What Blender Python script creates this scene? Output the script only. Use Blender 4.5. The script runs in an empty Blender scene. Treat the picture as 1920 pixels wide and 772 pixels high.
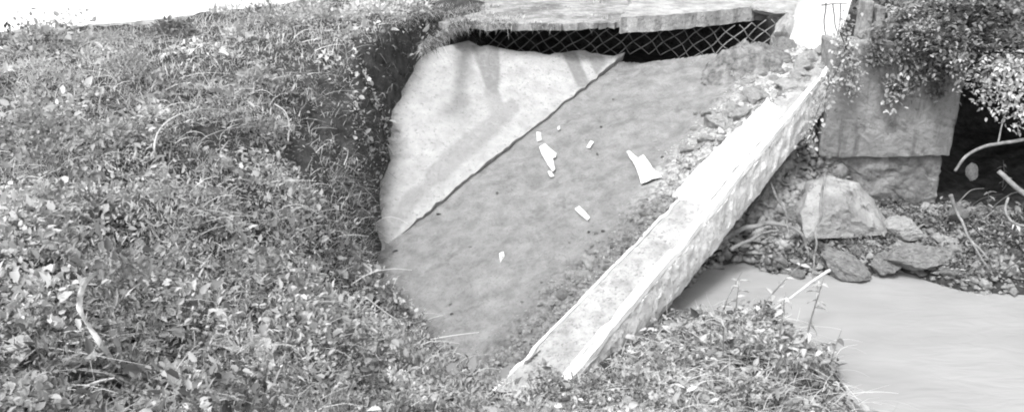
import bpy, bmesh, math, random
import numpy as np
from mathutils import Vector, Matrix, noise as mnoise
R = math.radians
random.seed(7); rng = np.random.default_rng(7)
sc = bpy.context.scene
C = sc.collection

# ------------------------------------------------------------------ camera, sky, sun, exposure
CZ, PITCH, FPX = 4.2, R(22), 1600.0
cam_d = bpy.data.cameras.new('camera'); cam = bpy.data.objects.new('camera', cam_d); C.objects.link(cam)
cam.location = (0, 0, CZ); cam.rotation_euler = (R(90) - PITCH, 0, 0)
cam_d.sensor_width = 36; cam_d.lens = 36 * FPX / 1920; cam_d.clip_end = 500; cam_d.clip_start = .05
sc.camera = cam
SUN_EL, SUN_AZ = R(60), R(216)          # azimuth clockwise from +Y (sun stands to the left, a little behind)
w = bpy.data.worlds.new('World'); sc.world = w; w.use_nodes = True
nt = w.node_tree; nt.nodes.clear()
sky = nt.nodes.new('ShaderNodeTexSky'); sky.sky_type = 'NISHITA'; sky.sun_disc = False
sky.sun_elevation = SUN_EL; sky.sun_rotation = SUN_AZ; sky.dust_density = 3
bw = nt.nodes.new('ShaderNodeRGBToBW'); bgd = nt.nodes.new('ShaderNodeBackground'); wo = nt.nodes.new('ShaderNodeOutputWorld')
bgd.inputs[1].default_value = .15
nt.links.new(sky.outputs[0], bw.inputs[0]); nt.links.new(bw.outputs[0], bgd.inputs[0]); nt.links.new(bgd.outputs[0], wo.inputs[0])
sun_d = bpy.data.lights.new('sun', 'SUN'); sun_d.energy = 1.5; sun_d.angle = R(14); sun_d.color = (1, 1, 1)
sun = bpy.data.objects.new('sun', sun_d); C.objects.link(sun)
sdir = Vector((math.sin(SUN_AZ) * math.cos(SUN_EL), math.cos(SUN_AZ) * math.cos(SUN_EL), math.sin(SUN_EL)))
sun.rotation_euler = sdir.to_track_quat('Z', 'Y').to_euler()
sc.view_settings.view_transform = 'Standard'; sc.view_settings.look = 'None'
sc.view_settings.exposure = 1.45; sc.view_settings.gamma = 1; sc.view_settings.use_curve_mapping = False
sc.cycles.max_bounces = 6; sc.cycles.transparent_max_bounces = 4
sc.cycles.filter_width = 2.0

# ------------------------------------------------------------------ survey helpers (points of the place)
_cp, _sp = math.cos(PITCH), math.sin(PITCH)
def ray(u, v):
    a = (u - 960) / FPX; b = (386 - v) / FPX
    return np.array([a, _cp + b * _sp, -_sp + b * _cp])
EYE = np.array([0, 0, CZ])
def P(u, v, z):
    d = ray(u, v); return EYE + d * ((z - CZ) / d[2])
def Py(u, v, y):
    d = ray(u, v); return EYE + d * (y / d[1])
def on(u, v, g, c):
    d = ray(u, v); return EYE + d * ((c - CZ) / (d[2] - g[0] * d[0] - g[1] * d[1]))
SL = .30
SG = (SL * .66, SL * .75); SC = .86 + .09 * SG[0] - 4.87 * SG[1]           # the plane of the silt
def S(x, y): return SG[0] * x + SG[1] * y + SC
def onS(u, v, dz=0): return on(u, v, SG, SC + dz)
J1, J2, PK = onS(760, 430), onS(1160, 115), P(880, 85, 2.33)
_n = np.cross(J2 - J1, PK - J1); _n /= _n[2]
LG, LC = (-_n[0], -_n[1]), float(J1 @ _n)                                    # the plane of the pale slab
def L(x, y): return LG[0] * x + LG[1] * y + LC
def onL(u, v, dz=0): return on(u, v, LG, LC + dz)
WATER = .85

# ------------------------------------------------------------------ numeric noise
def vnoise(x, y, s=1.0, seed=0):
    x = np.asarray(x, float) * s + seed * 17.31; y = np.asarray(y, float) * s + seed * 9.77
    xi, yi = np.floor(x).astype(np.int64), np.floor(y).astype(np.int64); xf, yf = x - xi, y - yi
    def h(a, b):
        n = (a * 374761393 + b * 668265263 + seed * 1442695) & 0x7fffffff
        n = ((n ^ (n >> 13)) * 1274126177) & 0x7fffffff
        return ((n ^ (n >> 16)) & 0xffff) / 65535.0
    ux, uy = xf * xf * (3 - 2 * xf), yf * yf * (3 - 2 * yf)
    return (h(xi, yi) * (1 - ux) + h(xi + 1, yi) * ux) * (1 - uy) + (h(xi, yi + 1) * (1 - ux) + h(xi + 1, yi + 1) * ux) * uy
def fbm(x, y, s=1.0, o=4, seed=0):
    t = 0; a = .5
    for k in range(o): t = t + a * (vnoise(x, y, s * 2 ** k, seed + k) - .5); a *= .5
    return t
def sstep(a, b, x):
    t = np.clip((x - a) / (b - a), 0, 1); return t * t * (3 - 2 * t)
def sdist(x, y, poly):
    """signed distance to a polygon, negative inside"""
    x = np.asarray(x, float); y = np.asarray(y, float); p = np.asarray(poly, float)
    d = np.full(x.shape, 1e9); ins = np.zeros(x.shape, bool)
    for i in range(len(p)):
        a, b = p[i], p[(i + 1) % len(p)]; e = b - a
        t = np.clip(((x - a[0]) * e[0] + (y - a[1]) * e[1]) / (e @ e + 1e-12), 0, 1)
        d = np.minimum(d, np.hypot(x - a[0] - t * e[0], y - a[1] - t * e[1]))
        c = (a[1] > y) != (b[1] > y)
        with np.errstate(divide='ignore', invalid='ignore'):
            c &= x < (b[0] - a[0]) * (y - a[1]) / (b[1] - a[1] + 1e-15) + a[0]
        ins ^= c
    return np.where(ins, -d, d)

def lognorm_(med, sg, n, lo, hi): return np.clip(np.exp(rng.normal(math.log(med), sg, n)), lo, hi)
# ------------------------------------------------------------------ materials (the photograph is black and white)
def mat(name, lo, hi, scale=4, detail=8, rough=.9, bump=.3, bscale=None, stain=None, speck=None, spec=.25, ctr=.5, wid=.17, bdist=.04, streak=None, rot=0):
    m = bpy.data.materials.new(name); m.use_nodes = True; t = m.node_tree; N = t.nodes; K = t.links
    b = N['Principled BSDF']; b.inputs['Roughness'].default_value = rough; b.inputs['Specular IOR Level'].default_value = spec
    tc = N.new('ShaderNodeTexCoord')
    n1 = N.new('ShaderNodeTexNoise'); n1.inputs['Scale'].default_value = scale; n1.inputs['Detail'].default_value = detail; n1.inputs['Roughness'].default_value = .65
    K.new(tc.outputs['Object'], n1.inputs['Vector'])
    mr = N.new('ShaderNodeMapRange'); mr.inputs[1].default_value = ctr - wid; mr.inputs[2].default_value = ctr + wid
    mr.inputs[3].default_value = lo; mr.inputs[4].default_value = hi
    K.new(n1.outputs['Fac'], mr.inputs[0]); out = mr.outputs[0]
    def layer(out, sc_, a, c, val, det=6):
        n = N.new('ShaderNodeTexNoise'); n.inputs['Scale'].default_value = sc_; n.inputs['Detail'].default_value = det; n.inputs['Roughness'].default_value = .7
        K.new(tc.outputs['Object'], n.inputs['Vector'])
        r = N.new('ShaderNodeMapRange'); r.inputs[1].default_value = a; r.inputs[2].default_value = c
        K.new(n.outputs['Fac'], r.inputs[0])
        mx = N.new('ShaderNodeMix'); mx.data_type = 'FLOAT'; mx.inputs[3].default_value = val
        K.new(r.outputs[0], mx.inputs[0]); K.new(out, mx.inputs[2]); return mx.outputs[0]
    if stain: out = layer(out, *stain)
    if speck: out = layer(out, *speck)
    if streak:
        mp = N.new('ShaderNodeMapping'); mp.inputs['Scale'].default_value = streak[0]; m0 = N.new('ShaderNodeMapping'); m0.inputs['Rotation'].default_value = (0, 0, rot); K.new(tc.outputs['Object'], m0.inputs[0]); K.new(m0.outputs[0], mp.inputs[0])
        n = N.new('ShaderNodeTexNoise'); n.inputs['Scale'].default_value = 1; n.inputs['Detail'].default_value = 8; n.inputs['Roughness'].default_value = .65; K.new(mp.outputs[0], n.inputs['Vector'])
        r = N.new('ShaderNodeMapRange'); r.inputs[1].default_value = streak[1]; r.inputs[2].default_value = streak[2]; K.new(n.outputs['Fac'], r.inputs[0])
        mx = N.new('ShaderNodeMix'); mx.data_type = 'FLOAT'; mx.inputs[3].default_value = streak[3]; K.new(r.outputs[0], mx.inputs[0]); K.new(out, mx.inputs[2]); out = mx.outputs[0]
    K.new(out, b.inputs['Base Color'])
    if bump:
        nb = N.new('ShaderNodeTexNoise'); nb.inputs['Scale'].default_value = bscale or scale * 6; nb.inputs['Detail'].default_value = 8; nb.inputs['Roughness'].default_value = .7
        K.new(tc.outputs['Object'], nb.inputs['Vector'])
        bp = N.new('ShaderNodeBump'); bp.inputs['Strength'].default_value = bump; bp.inputs['Distance'].default_value = bdist
        K.new(nb.outputs['Fac'], bp.inputs['Height']); K.new(bp.outputs[0], b.inputs['Normal'])
    m['_out'] = 1
    return m
def leafmat(name, gain=1.0, trans=.3, gloss=.04):
    m = bpy.data.materials.new(name); m.use_nodes = True; t = m.node_tree; N = t.nodes; K = t.links
    b = N['Principled BSDF']; o = N['Material Output']; b.inputs['Roughness'].default_value = .7; b.inputs['Specular IOR Level'].default_value = gloss
    at = N.new('ShaderNodeAttribute'); at.attribute_name = 'tone'
    mu = N.new('ShaderNodeMath'); mu.operation = 'MULTIPLY'; mu.inputs[1].default_value = gain
    K.new(at.outputs['Fac'], mu.inputs[0]); K.new(mu.outputs[0], b.inputs['Base Color'])
    tr = N.new('ShaderNodeBsdfTranslucent'); K.new(mu.outputs[0], tr.inputs['Color'])
    mx = N.new('ShaderNodeMixShader'); mx.inputs[0].default_value = trans
    K.new(b.outputs[0], mx.inputs[1]); K.new(tr.outputs[0], mx.inputs[2]); K.new(mx.outputs[0], o.inputs['Surface'])
    return m
M = {}
M['soil'] = mat('soil', .02, .085, 9, 12, .95, 1, 24)
M['silt'] = mat('silt', .18, .31, 7, 14, .9, 1, 30, stain=(5, .56, .70, .16), speck=(60, .56, .70, .13), streak=((3, 7, 3), .58, .76, .31), rot=R(-46))
M['siltrough'] = mat('siltrough', .06, .30, 14, 12, .95, 1, 20)
M['concrete'] = mat('concrete', .29, .46, 6, 12, .9, .8, 28, stain=(9, .52, .72, .24), speck=(40, .54, .66, .18))
M['coping'] = mat('coping', .50, .78, 5, 10, .85, .35, 26, stain=(7, .66, .8, .5))
M['facewall'] = mat('facewall', .50, .88, 6, 14, .92, .9, 16, stain=(8, .57, .68, .36), speck=(30, .58, .68, .22))
M['slab'] = mat('slab', .28, .40, 6.0, 14, .9, .7, 22, speck=(26, .56, .68, .2))
M['abut'] = mat('abut', .19, .37, 3.2, 14, .92, .9, 20, stain=(3.2, .53, .68, .10), speck=(22, .58, .70, .1), streak=((9, 9, 1.0), .54, .68, .12))
M['footing'] = mat('footing', .10, .32, 7, 12, .95, 1.2, 16, stain=(12, .55, .7, .07))
M['post'] = mat('post', .60, .78, 2.4, 9, .9, .5, 20, stain=(4, .60, .75, .4))
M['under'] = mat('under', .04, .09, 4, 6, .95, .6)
M['road'] = mat('road', .60, .72, 2, 8, .9, .3, 40)
M['shoulder'] = mat('shoulder', .18, .48, 6, 12, .95, 1, 30, stain=(2.2, .46, .66, .13), speck=(22, .56, .68, .5))
M['rubblegrey'] = mat('rubblegrey', .10, .42, 5, 12, .92, 1, 12)
M['ledge'] = mat('ledge', .24, .52, 5, 12, .92, 1, 26, stain=(6, .54, .7, .2), speck=(24, .56, .68, .16))
M['rock'] = mat('rock', .24, .52, 3.5, 14, .92, 1, 7, stain=(5, .56, .68, .13), speck=(14, .58, .68, .14), bdist=.12)
M['rockpale'] = mat('rockpale', .42, .74, 2.5, 12, .9, 1, 5, stain=(4, .58, .7, .2), bdist=.12)
M['rockdark'] = mat('rockdark', .08, .24, 2.4, 12, .92, 1, 5, bdist=.12)
M['white'] = mat('white', .55, .8, 14, 10, .8, .5, 40)
M['wire'] = mat('wire', .10, .26, 9, 5, .6, .1)
M['bark'] = mat('bark', .16, .36, 14, 8, .95, .8, 60)
M['barkdark'] = mat('barkdark', .05, .14, 14, 8, .95, .8, 60)
M['straw'] = mat('straw', .35, .55, 12, 4, .8, .1)
M['root'] = mat('root', .14, .34, 10, 8, .95, .9, 40)
M['leaf'] = leafmat('leaf', 1.25, .38); M['grass'] = leafmat('grass', 1.22, .4, .04)

def shade_banded_slab():
    """shadow stripes and a shaded facet painted as dark bands into the slab colour, in the slab's own UV (metres along / across)"""
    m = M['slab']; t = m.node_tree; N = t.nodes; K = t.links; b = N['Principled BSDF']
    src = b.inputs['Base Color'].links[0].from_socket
    at = N.new('ShaderNodeAttribute'); at.attribute_name = 'painted_shade'
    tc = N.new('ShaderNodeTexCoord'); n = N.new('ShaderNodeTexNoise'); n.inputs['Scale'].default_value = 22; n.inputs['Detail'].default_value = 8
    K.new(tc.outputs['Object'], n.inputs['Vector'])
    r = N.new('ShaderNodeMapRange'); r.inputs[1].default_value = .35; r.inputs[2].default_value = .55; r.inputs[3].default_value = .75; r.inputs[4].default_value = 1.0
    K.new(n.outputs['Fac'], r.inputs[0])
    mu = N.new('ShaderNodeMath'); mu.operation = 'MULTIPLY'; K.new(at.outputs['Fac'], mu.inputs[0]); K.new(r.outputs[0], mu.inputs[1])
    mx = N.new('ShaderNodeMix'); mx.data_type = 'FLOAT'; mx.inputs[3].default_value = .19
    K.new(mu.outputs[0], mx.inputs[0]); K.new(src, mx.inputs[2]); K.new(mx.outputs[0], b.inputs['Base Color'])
shade_banded_slab()

def watermat():
    m = bpy.data.materials.new('muddy_water'); m.use_nodes = True; t = m.node_tree; N = t.nodes; K = t.links
    b = N['Principled BSDF']; b.inputs['Roughness'].default_value = .03; b.inputs['Specular IOR Level'].default_value = 1.0; b.inputs['IOR'].default_value = 1.33
    tc = N.new('ShaderNodeTexCoord'); mp = N.new('ShaderNodeMapping'); mp.inputs['Scale'].default_value = (1.3, 3.6, 1); mp.inputs['Rotation'].default_value = (0, 0, R(14))
    K.new(tc.outputs['Object'], mp.inputs[0])
    n = N.new('ShaderNodeTexNoise'); n.inputs['Scale'].default_value = 2.1; n.inputs['Detail'].default_value = 6; n.inputs['Distortion'].default_value = 1.6
    K.new(mp.outputs[0], n.inputs['Vector'])
    bp = N.new('ShaderNodeBump'); bp.inputs['Strength'].default_value = .13; bp.inputs['Distance'].default_value = .06
    K.new(n.outputs['Fac'], bp.inputs['Height']); K.new(bp.outputs[0], b.inputs['Normal'])
    n2 = N.new('ShaderNodeTexNoise'); n2.inputs['Scale'].default_value = .9; n2.inputs['Detail'].default_value = 6; K.new(mp.outputs[0], n2.inputs['Vector'])
    r = N.new('ShaderNodeMapRange'); r.inputs[1].default_value = .3; r.inputs[2].default_value = .7; r.inputs[3].default_value = .25; r.inputs[4].default_value = .30
    K.new(n2.outputs['Fac'], r.inputs[0]); K.new(r.outputs[0], b.inputs['Base Color'])
    return m
M['water'] = watermat()

# ------------------------------------------------------------------ object helpers
def link(name, me, m=None, parent=None):
    o = bpy.data.objects.new(name, me); C.objects.link(o)
    if m is not None and me is not None: me.materials.append(m)
    if parent is not None: o.parent = parent
    return o
def tag(o, label=None, cat=None, group=None, kind=None):
    if label: o['label'] = label
    if cat: o['category'] = cat
    if group: o['group'] = group
    if kind: o['kind'] = kind
    return o
def empty(name, loc, label, cat, group=None, rz=0):
    o = bpy.data.objects.new(name, None); C.objects.link(o); o.location = loc; o.rotation_euler.z = rz
    return tag(o, label, cat, group)
def mesh_tris(name, V, T, tone=None):
    me = bpy.data.meshes.new(name); V = np.asarray(V, np.float32); T = np.asarray(T, np.int32)
    me.vertices.add(len(V)); me.vertices.foreach_set('co', V.ravel())
    k = T.shape[1]; me.loops.add(T.size); me.loops.foreach_set('vertex_index', T.ravel())
    me.polygons.add(len(T)); me.polygons.foreach_set('loop_start', np.arange(0, T.size, k, dtype=np.int32))
    me.update(calc_edges=True)
    if tone is not None:
        a = me.attributes.new('tone', 'FLOAT', 'POINT'); a.data.foreach_set('value', np.asarray(tone, np.float32))
    return me
def smooth(me):
    me.polygons.foreach_set('use_smooth', [True] * len(me.polygons)); return me
def grid_mesh(name, xs, ys, zf, keep=None):
    X, Y = np.meshgrid(xs, ys); Z = zf(X, Y); nx, ny = len(xs), len(ys)
    i = np.arange(nx * ny).reshape(ny, nx)
    Q = np.stack([i[:-1, :-1], i[:-1, 1:], i[1:, 1:], i[1:, :-1]], -1).reshape(-1, 4)
    V = np.stack([X, Y, Z], -1).reshape(-1, 3)
    if keep is not None:
        ctr = V[Q].mean(1); Q = Q[keep(ctr[:, 0], ctr[:, 1])]
        u, inv = np.unique(Q, return_inverse=True); V = V[u]; Q = inv.reshape(-1, 4)
    return smooth(mesh_tris(name, V, Q))
def tube_bm(bm, pts, r0, r1=None, seg=7):
    """a tapering round bar along pts"""
    r1 = r0 if r1 is None else r1; pts = [Vector(p) for p in pts]; n = len(pts); rings = []
    side = None
    for i, p in enumerate(pts):
        t = (pts[min(i + 1, n - 1)] - pts[max(i - 1, 0)]).normalized()
        if side is None:
            side = t.cross(Vector((0, 0, 1)) if abs(t.z) < .9 else Vector((1, 0, 0))).normalized()
        side = (side - t * side.dot(t)).normalized(); up = t.cross(side)
        r = r0 + (r1 - r0) * i / (n - 1)
        rings.append([bm.verts.new(p + (side * math.cos(a) + up * math.sin(a)) * r) for a in (2 * math.pi * k / seg for k in range(seg))])
    for a, b in zip(rings, rings[1:]):
        for k in range(seg): bm.faces.new((a[k], a[(k + 1) % seg], b[(k + 1) % seg], b[k]))
    bm.faces.new(rings[0][::-1]); bm.faces.new(rings[-1])
def bm_obj(name, bm, m, parent=None, sm=False):
    bm.normal_update(); me = bpy.data.meshes.new(name); bm.to_mesh(me); bm.free()
    if sm: smooth(me)
    return link(name, me, m, parent)
def curve_pts(pts, n=14):
    """Catmull-Rom through the points"""
    p = [Vector(q) for q in pts]; p = [p[0] * 2 - p[1]] + p + [p[-1] * 2 - p[-2]]; out = []
    for i in range(1, len(p) - 2):
        for k in range(n):
            t = k / n; a, b, c, d = p[i - 1], p[i], p[i + 1], p[i + 2]
            out.append(.5 * ((2 * b) + (c - a) * t + (2 * a - 5 * b + 4 * c - d) * t * t + (3 * b - a - 3 * c + d) * t ** 3))
    out.append(p[-2]); return out
def stick(name, pts, r0, r1, m, parent=None, n=8, wob=.0, seed=0):
    q = curve_pts(pts, n); bm = bmesh.new()
    if wob: q = [v + mnoise.noise_vector(v * 6 + Vector((seed, 0, 0))) * wob for v in q]
    tube_bm(bm, q, r0, r1); return bm_obj(name, bm, m, parent, True)

# ------------------------------------------------------------------ the ground: one sheet with the washed-out pit and the creek cut into it
CTRL = [(0, 770, 2.32), (300, 770, 2.12), (550, 770, 1.72), (750, 770, 1.3), (930, 772, .96), (0, 600, 2.38), (300, 600, 2.2), (500, 600, 1.85), (650, 600, 1.36),
        (0, 400, 2.46), (300, 400, 2.36), (500, 400, 2.05), (620, 420, 1.75), (675, 455, 1.36), (0, 200, 2.55), (300, 200, 2.52), (500, 200, 2.42), (600, 300, 2.06),
        (640, 200, 2.24), (650, 300, 1.86), (672, 370, 1.56), (660, 130, 2.46), (700, 110, 2.52), (770, 92, 2.56), (860, 62, 2.58), (500, 100, 2.6), (0, 65, 2.6), (250, 45, 2.6), (520, 15, 2.6), (1000, 2, 2.58),
        (690, 525, 1.08), (760, 600, 1.0), (835, 668, .92), (900, 706, .9), (1250, 30, 2.58), (1450, 0, 2.6),
        (1100, 720, .98), (1200, 660, .98), (1300, 700, 1.04), (1300, 630, .96), (1450, 700, 1.0), (1450, 630, .93), (1540, 720, .96), (1240, 612, .92), (1100, 770, 1.02), (1300, 770, 1.06), (1500, 770, 1.0), (1560, 770, .95),
        (1400, 430, 1.12), (1500, 470, .98), (1600, 470, 1.0), (1700, 450, 1.04), (1750, 500, .92), (1850, 500, .98), (1850, 430, 1.1), (1915, 410, 1.14), (1910, 500, 1.0),
        (1480, 340, 1.36), (1545, 215, 1.85)]
cp = np.array([P(*c) for c in CTRL])
ext = np.array([(2.9, 7.9, 1.25), (3.4, 7.9, 1.0), (4.2, 7.9, 1.0), (4.4, 8.6, .98), (6.5, 9, 1.0), (-12, 2, 2.6), (-12, 9, 2.6), (-12, 16, 2.6), (-5, 15, 2.6), (0, 14, 2.6), (4, 14, 2.6), (-2, -1, 2.4), (-8, -3, 2.6), (1, 1.5, 1.6), (2.2, 2, 1.3), (0.6, 3.2, 1.25),
                (9.5, 8, 1.6), (8, 11, 1.6), (14, 12, 2.4), (5.5, 9.5, 1.0), (5.5, 11, 1.0), (4.5, 12, 1.8), (3, -2, 1.4), (12, -2, 1.2), (14, 5, 1.2)])
cp = np.vstack([cp, ext])
def _rbf_fit(p):
    n = len(p); d = np.hypot(p[:, None, 0] - p[None, :, 0], p[:, None, 1] - p[None, :, 1])
    A = np.zeros((n + 3, n + 3)); A[:n, :n] = d + np.eye(n) * -.02; A[:n, n] = 1; A[:n, n + 1:] = p[:, :2]; A[n, :n] = 1; A[n + 1:, :n] = p[:, :2].T
    return np.linalg.solve(A, np.r_[p[:, 2], 0, 0, 0])
_w = _rbf_fit(cp)
def bank(x, y):
    x = np.asarray(x, float); y = np.asarray(y, float); z = np.full(x.shape, _w[-3]) + _w[-2] * x + _w[-1] * y
    for (a, b, _), k in zip(cp, _w): z = z + k * np.hypot(x - a, y - b)
    far = sstep(12, 20, np.hypot(x, y - 5)); z = z * (1 - far) + 2.55 * far
    return np.clip(z, .3, 2.75)
def hit(u, v, fn=None):
    """where the line of sight through the surveyed point meets the ground"""
    d = ray(u, v); t = np.linspace(1.5, 16, 1500); q = EYE + t[:, None] * d
    g = (fn or ground)(q[:, 0], q[:, 1]); i = np.argmax(q[:, 2] < g); return Vector(q[i])
def xy(*uvs): return [tuple(q[:2]) for q in uvs]
beamL0, beamL1 = onS(935, 722, .08), onS(1440, 200, .08)
beamR0, beamR1 = onS(1075, 690, .08), onS(1560, 135, .08)
PIT = xy(onS(960, 716)) + xy(*[onS(u, v) for u, v in [(900, 702), (836, 664), (772, 590), (703, 520)]]) + xy(*[onL(u, v) for u, v in [(716, 440), (745, 345), (758, 290), (760, 210), (798, 125), (818, 104)]]) \
    + [(-.55, 9.45), (-.3, 9.9), (-.2, 10.9), (3.4, 10.9), (3.4, 9.0)] + xy(onS(1555, 140, .08), onS(1300, 425, .08), onS(1040, 700, .08))
CREEK = xy(*[P(u, v, WATER) for u, v in [(1235, 606), (1255, 560), (1310, 500), (1400, 482), (1440, 508), (1580, 516), (1690, 506), (1800, 545), (1930, 552)]]) + [(9, 6.6), (40, 9), (40, -25), (3.0, -25), (2.5, 2.5)] \
    + xy(*[P(u, v, WATER) for u, v in [(1605, 775), (1568, 705), (1528, 662), (1440, 622), (1330, 612)]])
ROADQ = xy(*[P(u, v, 2.62) for u, v in [(-700, 130), (-300, 92), (0, 64), (120, 54), (250, 44), (380, 30), (470, 18), (540, 10)]]) + [(-2.5, 10.75), (-3.4, 10.95), (-9, 11.3), (-30, 12), (-30, 7.0)]
_H = [(u, v, hit(u, v, bank), r) for u, v, r in [(240, 345, .22), (330, 335, .16), (385, 268, .10), (450, 312, .09), (480, 385, .13), (500, 440, .12), (470, 470, .08), (400, 492, .12), (260, 505, .22), (150, 560, .15), (330, 560, .10), (110, 165, .14), (45, 225, .14), (30, 620, .10),
      (560, 250, .10), (600, 225, .12), (640, 170, .13), (650, 250, .15), (330, 690, .10), (250, 640, .08), (620, 560, .07), (700, 585, .08), (770, 620, .08), (560, 330, .08), (300, 430, .1), (200, 470, .1), (600, 660, .08), (480, 640, .07)]]
def hole(x, y):
    h = np.zeros(np.shape(x))
    for _, _, q, r in _H: h = np.maximum(h, np.exp(-(((x - q.x) / r) ** 2 + ((y - q.y) / (r * 1.5)) ** 2) * 1.9))
    return h
def ground(x, y):
    b = bank(x, y); pit = sdist(x, y, PIT); wob = .09 * fbm(x, y, 5, 3, 3) + .07 * fbm(x, y, 14, 3, 13)
    rough = fbm(x, y, 1.4, 4, 11) * .20 + fbm(x, y, 6, 4, 5) * .13
    b = b + rough * sstep(0, .5, pit)
    wd = .10 + .42 * np.exp(-((y - 7.7) / .75) ** 2) * (x < 0) * (.75 + 1.2 * fbm(x, y, 2.5, 3, 4)); t = sstep(-.04, np.maximum(wd, .08), pit + wob + .08 * fbm(x, y, 9, 3, 6) * (wd > .2))
    back = 9.47 - .34 * (x - 1.1); fl = np.where(y > np.where(x > 1.0, back, 9.9), np.minimum(2.0, S(x, y) - .16), S(x, y) - .12)
    fl = np.maximum(fl, .6); fl = np.minimum(fl, 2.1)
    z = np.minimum(b, fl) * (1 - t) + b * t
    # the earth under the road, behind the hollow
    rd = sstep(10.6, 10.9, y) * (1 - sstep(3.2, 3.6, x)); z = z * (1 - rd) + 2.42 * rd
    # added earth rise under the bridge, closing the opening so it goes black
    br = sstep(10.2, 11.6, y) * sstep(3.4, 4.2, x); z = z * (1 - br) + 2.7 * br
    ck = sdist(x, y, CREEK) + .10 * fbm(x, y, 4, 3, 8)
    rb = 1 - sstep(-.02, .12, sdist(x, y, ROADQ)); z = z * (1 - rb) + np.minimum(z, 2.56) * rb
    z = z - .15 * hole(x, y)
    c = 1 - sstep(-.22, .06, ck); z = z * (1 - c) + .45 * c
    return z
def axis(a, b, lo, hi, st):
    core = list(np.arange(lo, hi, st)); l = []; r = []; k = st; q = lo
    while q > a: k *= 1.25; q -= k; l.append(q)
    k = st; q = core[-1]
    while q < b: k *= 1.25; q += k; r.append(q)
    return np.array(l[::-1] + core + r)
gx_, gy_ = axis(-300, 300, -6.5, 6.5, .045), axis(-60, 400, 1.6, 12, .045)
tag(link('ground', grid_mesh('ground', gx_, gy_, ground), M['soil']), 'dark earth bank under grass and weeds', kind='structure')

# mud floor of the pit
bdir = (beamL1 - beamL0)[:2]; bdir = bdir / np.linalg.norm(bdir); bper = np.array([bdir[1], -bdir[0]])
def across(x, y): return (x - beamL0[0]) * bper[0] + (y - beamL0[1]) * bper[1]
def along(x, y): return (x - beamL0[0]) * bdir[0] + (y - beamL0[1]) * bdir[1]
def strip(x, y):
    al = along(x, y); wd_ = .30 + .35 * sstep(2.6, 4.2, al) + .25 * sstep(1.0, .0, al) + .5 * fbm(x, y, 2.2, 3, 25)
    return sstep(-1.25 * wd_, -.45 * wd_, across(x, y))
def mud_z(x, y):
    e = strip(x, y)
    return S(x, y) + fbm(x, y, 1.6, 3, 21) * .09 + fbm(x * .7 + y * .7, (y - x) * 2.2, 2.2, 4, 28) * .05 + fbm(x, y, 9, 4, 22) * .03 + e * (.02 + np.abs(fbm(x, y, 9, 4, 23)) * .16 + np.abs(fbm(x, y, 26, 2, 24)) * .05)
gate = lambda x, y: (across(x, y) < np.where(along(x, y) > 3.15, .2, .03)) & (y < np.where(x > 1.0, 9.47 - .34 * (x - 1.1) + .12 * fbm(x, y, 5, 3, 7), 9.6)) & (y > 4.4) & (x > -2.2) & (x < 3.3) & (sdist(x, y, PIT) < .25) & (L(x, y) - S(x, y) < .3)
tag(link('mud', grid_mesh('mud', np.arange(-2.2, 3.4, .022), np.arange(4.4, 10, .022), mud_z, gate), M['silt']), 'smooth grey mud filling the washed out pit', kind='structure')

_me = bpy.data.objects['mud'].data; _v = np.zeros(len(_me.vertices) * 3, np.float32); _me.vertices.foreach_get('co', _v); _v = _v.reshape(-1, 3)
_a = _me.attributes.new('debris', 'FLOAT', 'POINT'); _a.data.foreach_set('value', strip(_v[:, 0], _v[:, 1]).astype(np.float32))
_al, _ac = along(_v[:, 0], _v[:, 1]), across(_v[:, 0], _v[:, 1])
_ch = sstep(1.9, 2.6, _al) * sstep(-.62, -.18, _ac + .5 * fbm(_v[:, 0], _v[:, 1], 3, 3, 26)); _a = _me.attributes.new('chalk', 'FLOAT', 'POINT'); _a.data.foreach_set('value', (.85 * _ch).astype(np.float32))
def debris_mud():
    m = M['silt']; t = m.node_tree; N = t.nodes; K = t.links; b = N['Principled BSDF']; src = b.inputs['Base Color'].links[0].from_socket
    at = N.new('ShaderNodeAttribute'); at.attribute_name = 'debris'; tc = N.new('ShaderNodeTexCoord'); n = N.new('ShaderNodeTexNoise'); n.inputs['Scale'].default_value = 16; n.inputs['Detail'].default_value = 10; n.inputs['Roughness'].default_value = .75
    K.new(tc.outputs['Object'], n.inputs['Vector']); r = N.new('ShaderNodeMapRange'); r.inputs[1].default_value = .36; r.inputs[2].default_value = .62; r.inputs[3].default_value = .06; r.inputs[4].default_value = .30
    K.new(n.outputs['Fac'], r.inputs[0]); mx = N.new('ShaderNodeMix'); mx.data_type = 'FLOAT'; K.new(at.outputs['Fac'], mx.inputs[0]); K.new(src, mx.inputs[2]); K.new(r.outputs[0], mx.inputs[3]); 
    a2 = N.new('ShaderNodeAttribute'); a2.attribute_name = 'chalk'; r2 = N.new('ShaderNodeMapRange'); r2.inputs[1].default_value = .38; r2.inputs[2].default_value = .58; r2.inputs[3].default_value = .14; r2.inputs[4].default_value = .62
    K.new(n.outputs['Fac'], r2.inputs[0]); m2 = N.new('ShaderNodeMix'); m2.data_type = 'FLOAT'; K.new(a2.outputs['Fac'], m2.inputs[0]); K.new(mx.outputs[0], m2.inputs[2]); K.new(r2.outputs[0], m2.inputs[3]); K.new(m2.outputs[0], b.inputs['Base Color'])
debris_mud()

# water
tag(link('water', grid_mesh('water', np.array([-.5, 3, 6, 60.]), np.array([-30, 3, 7, 11.]), lambda X, Y: X * 0 + WATER), M['water']), 'pale muddy creek water', kind='structure')

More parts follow.
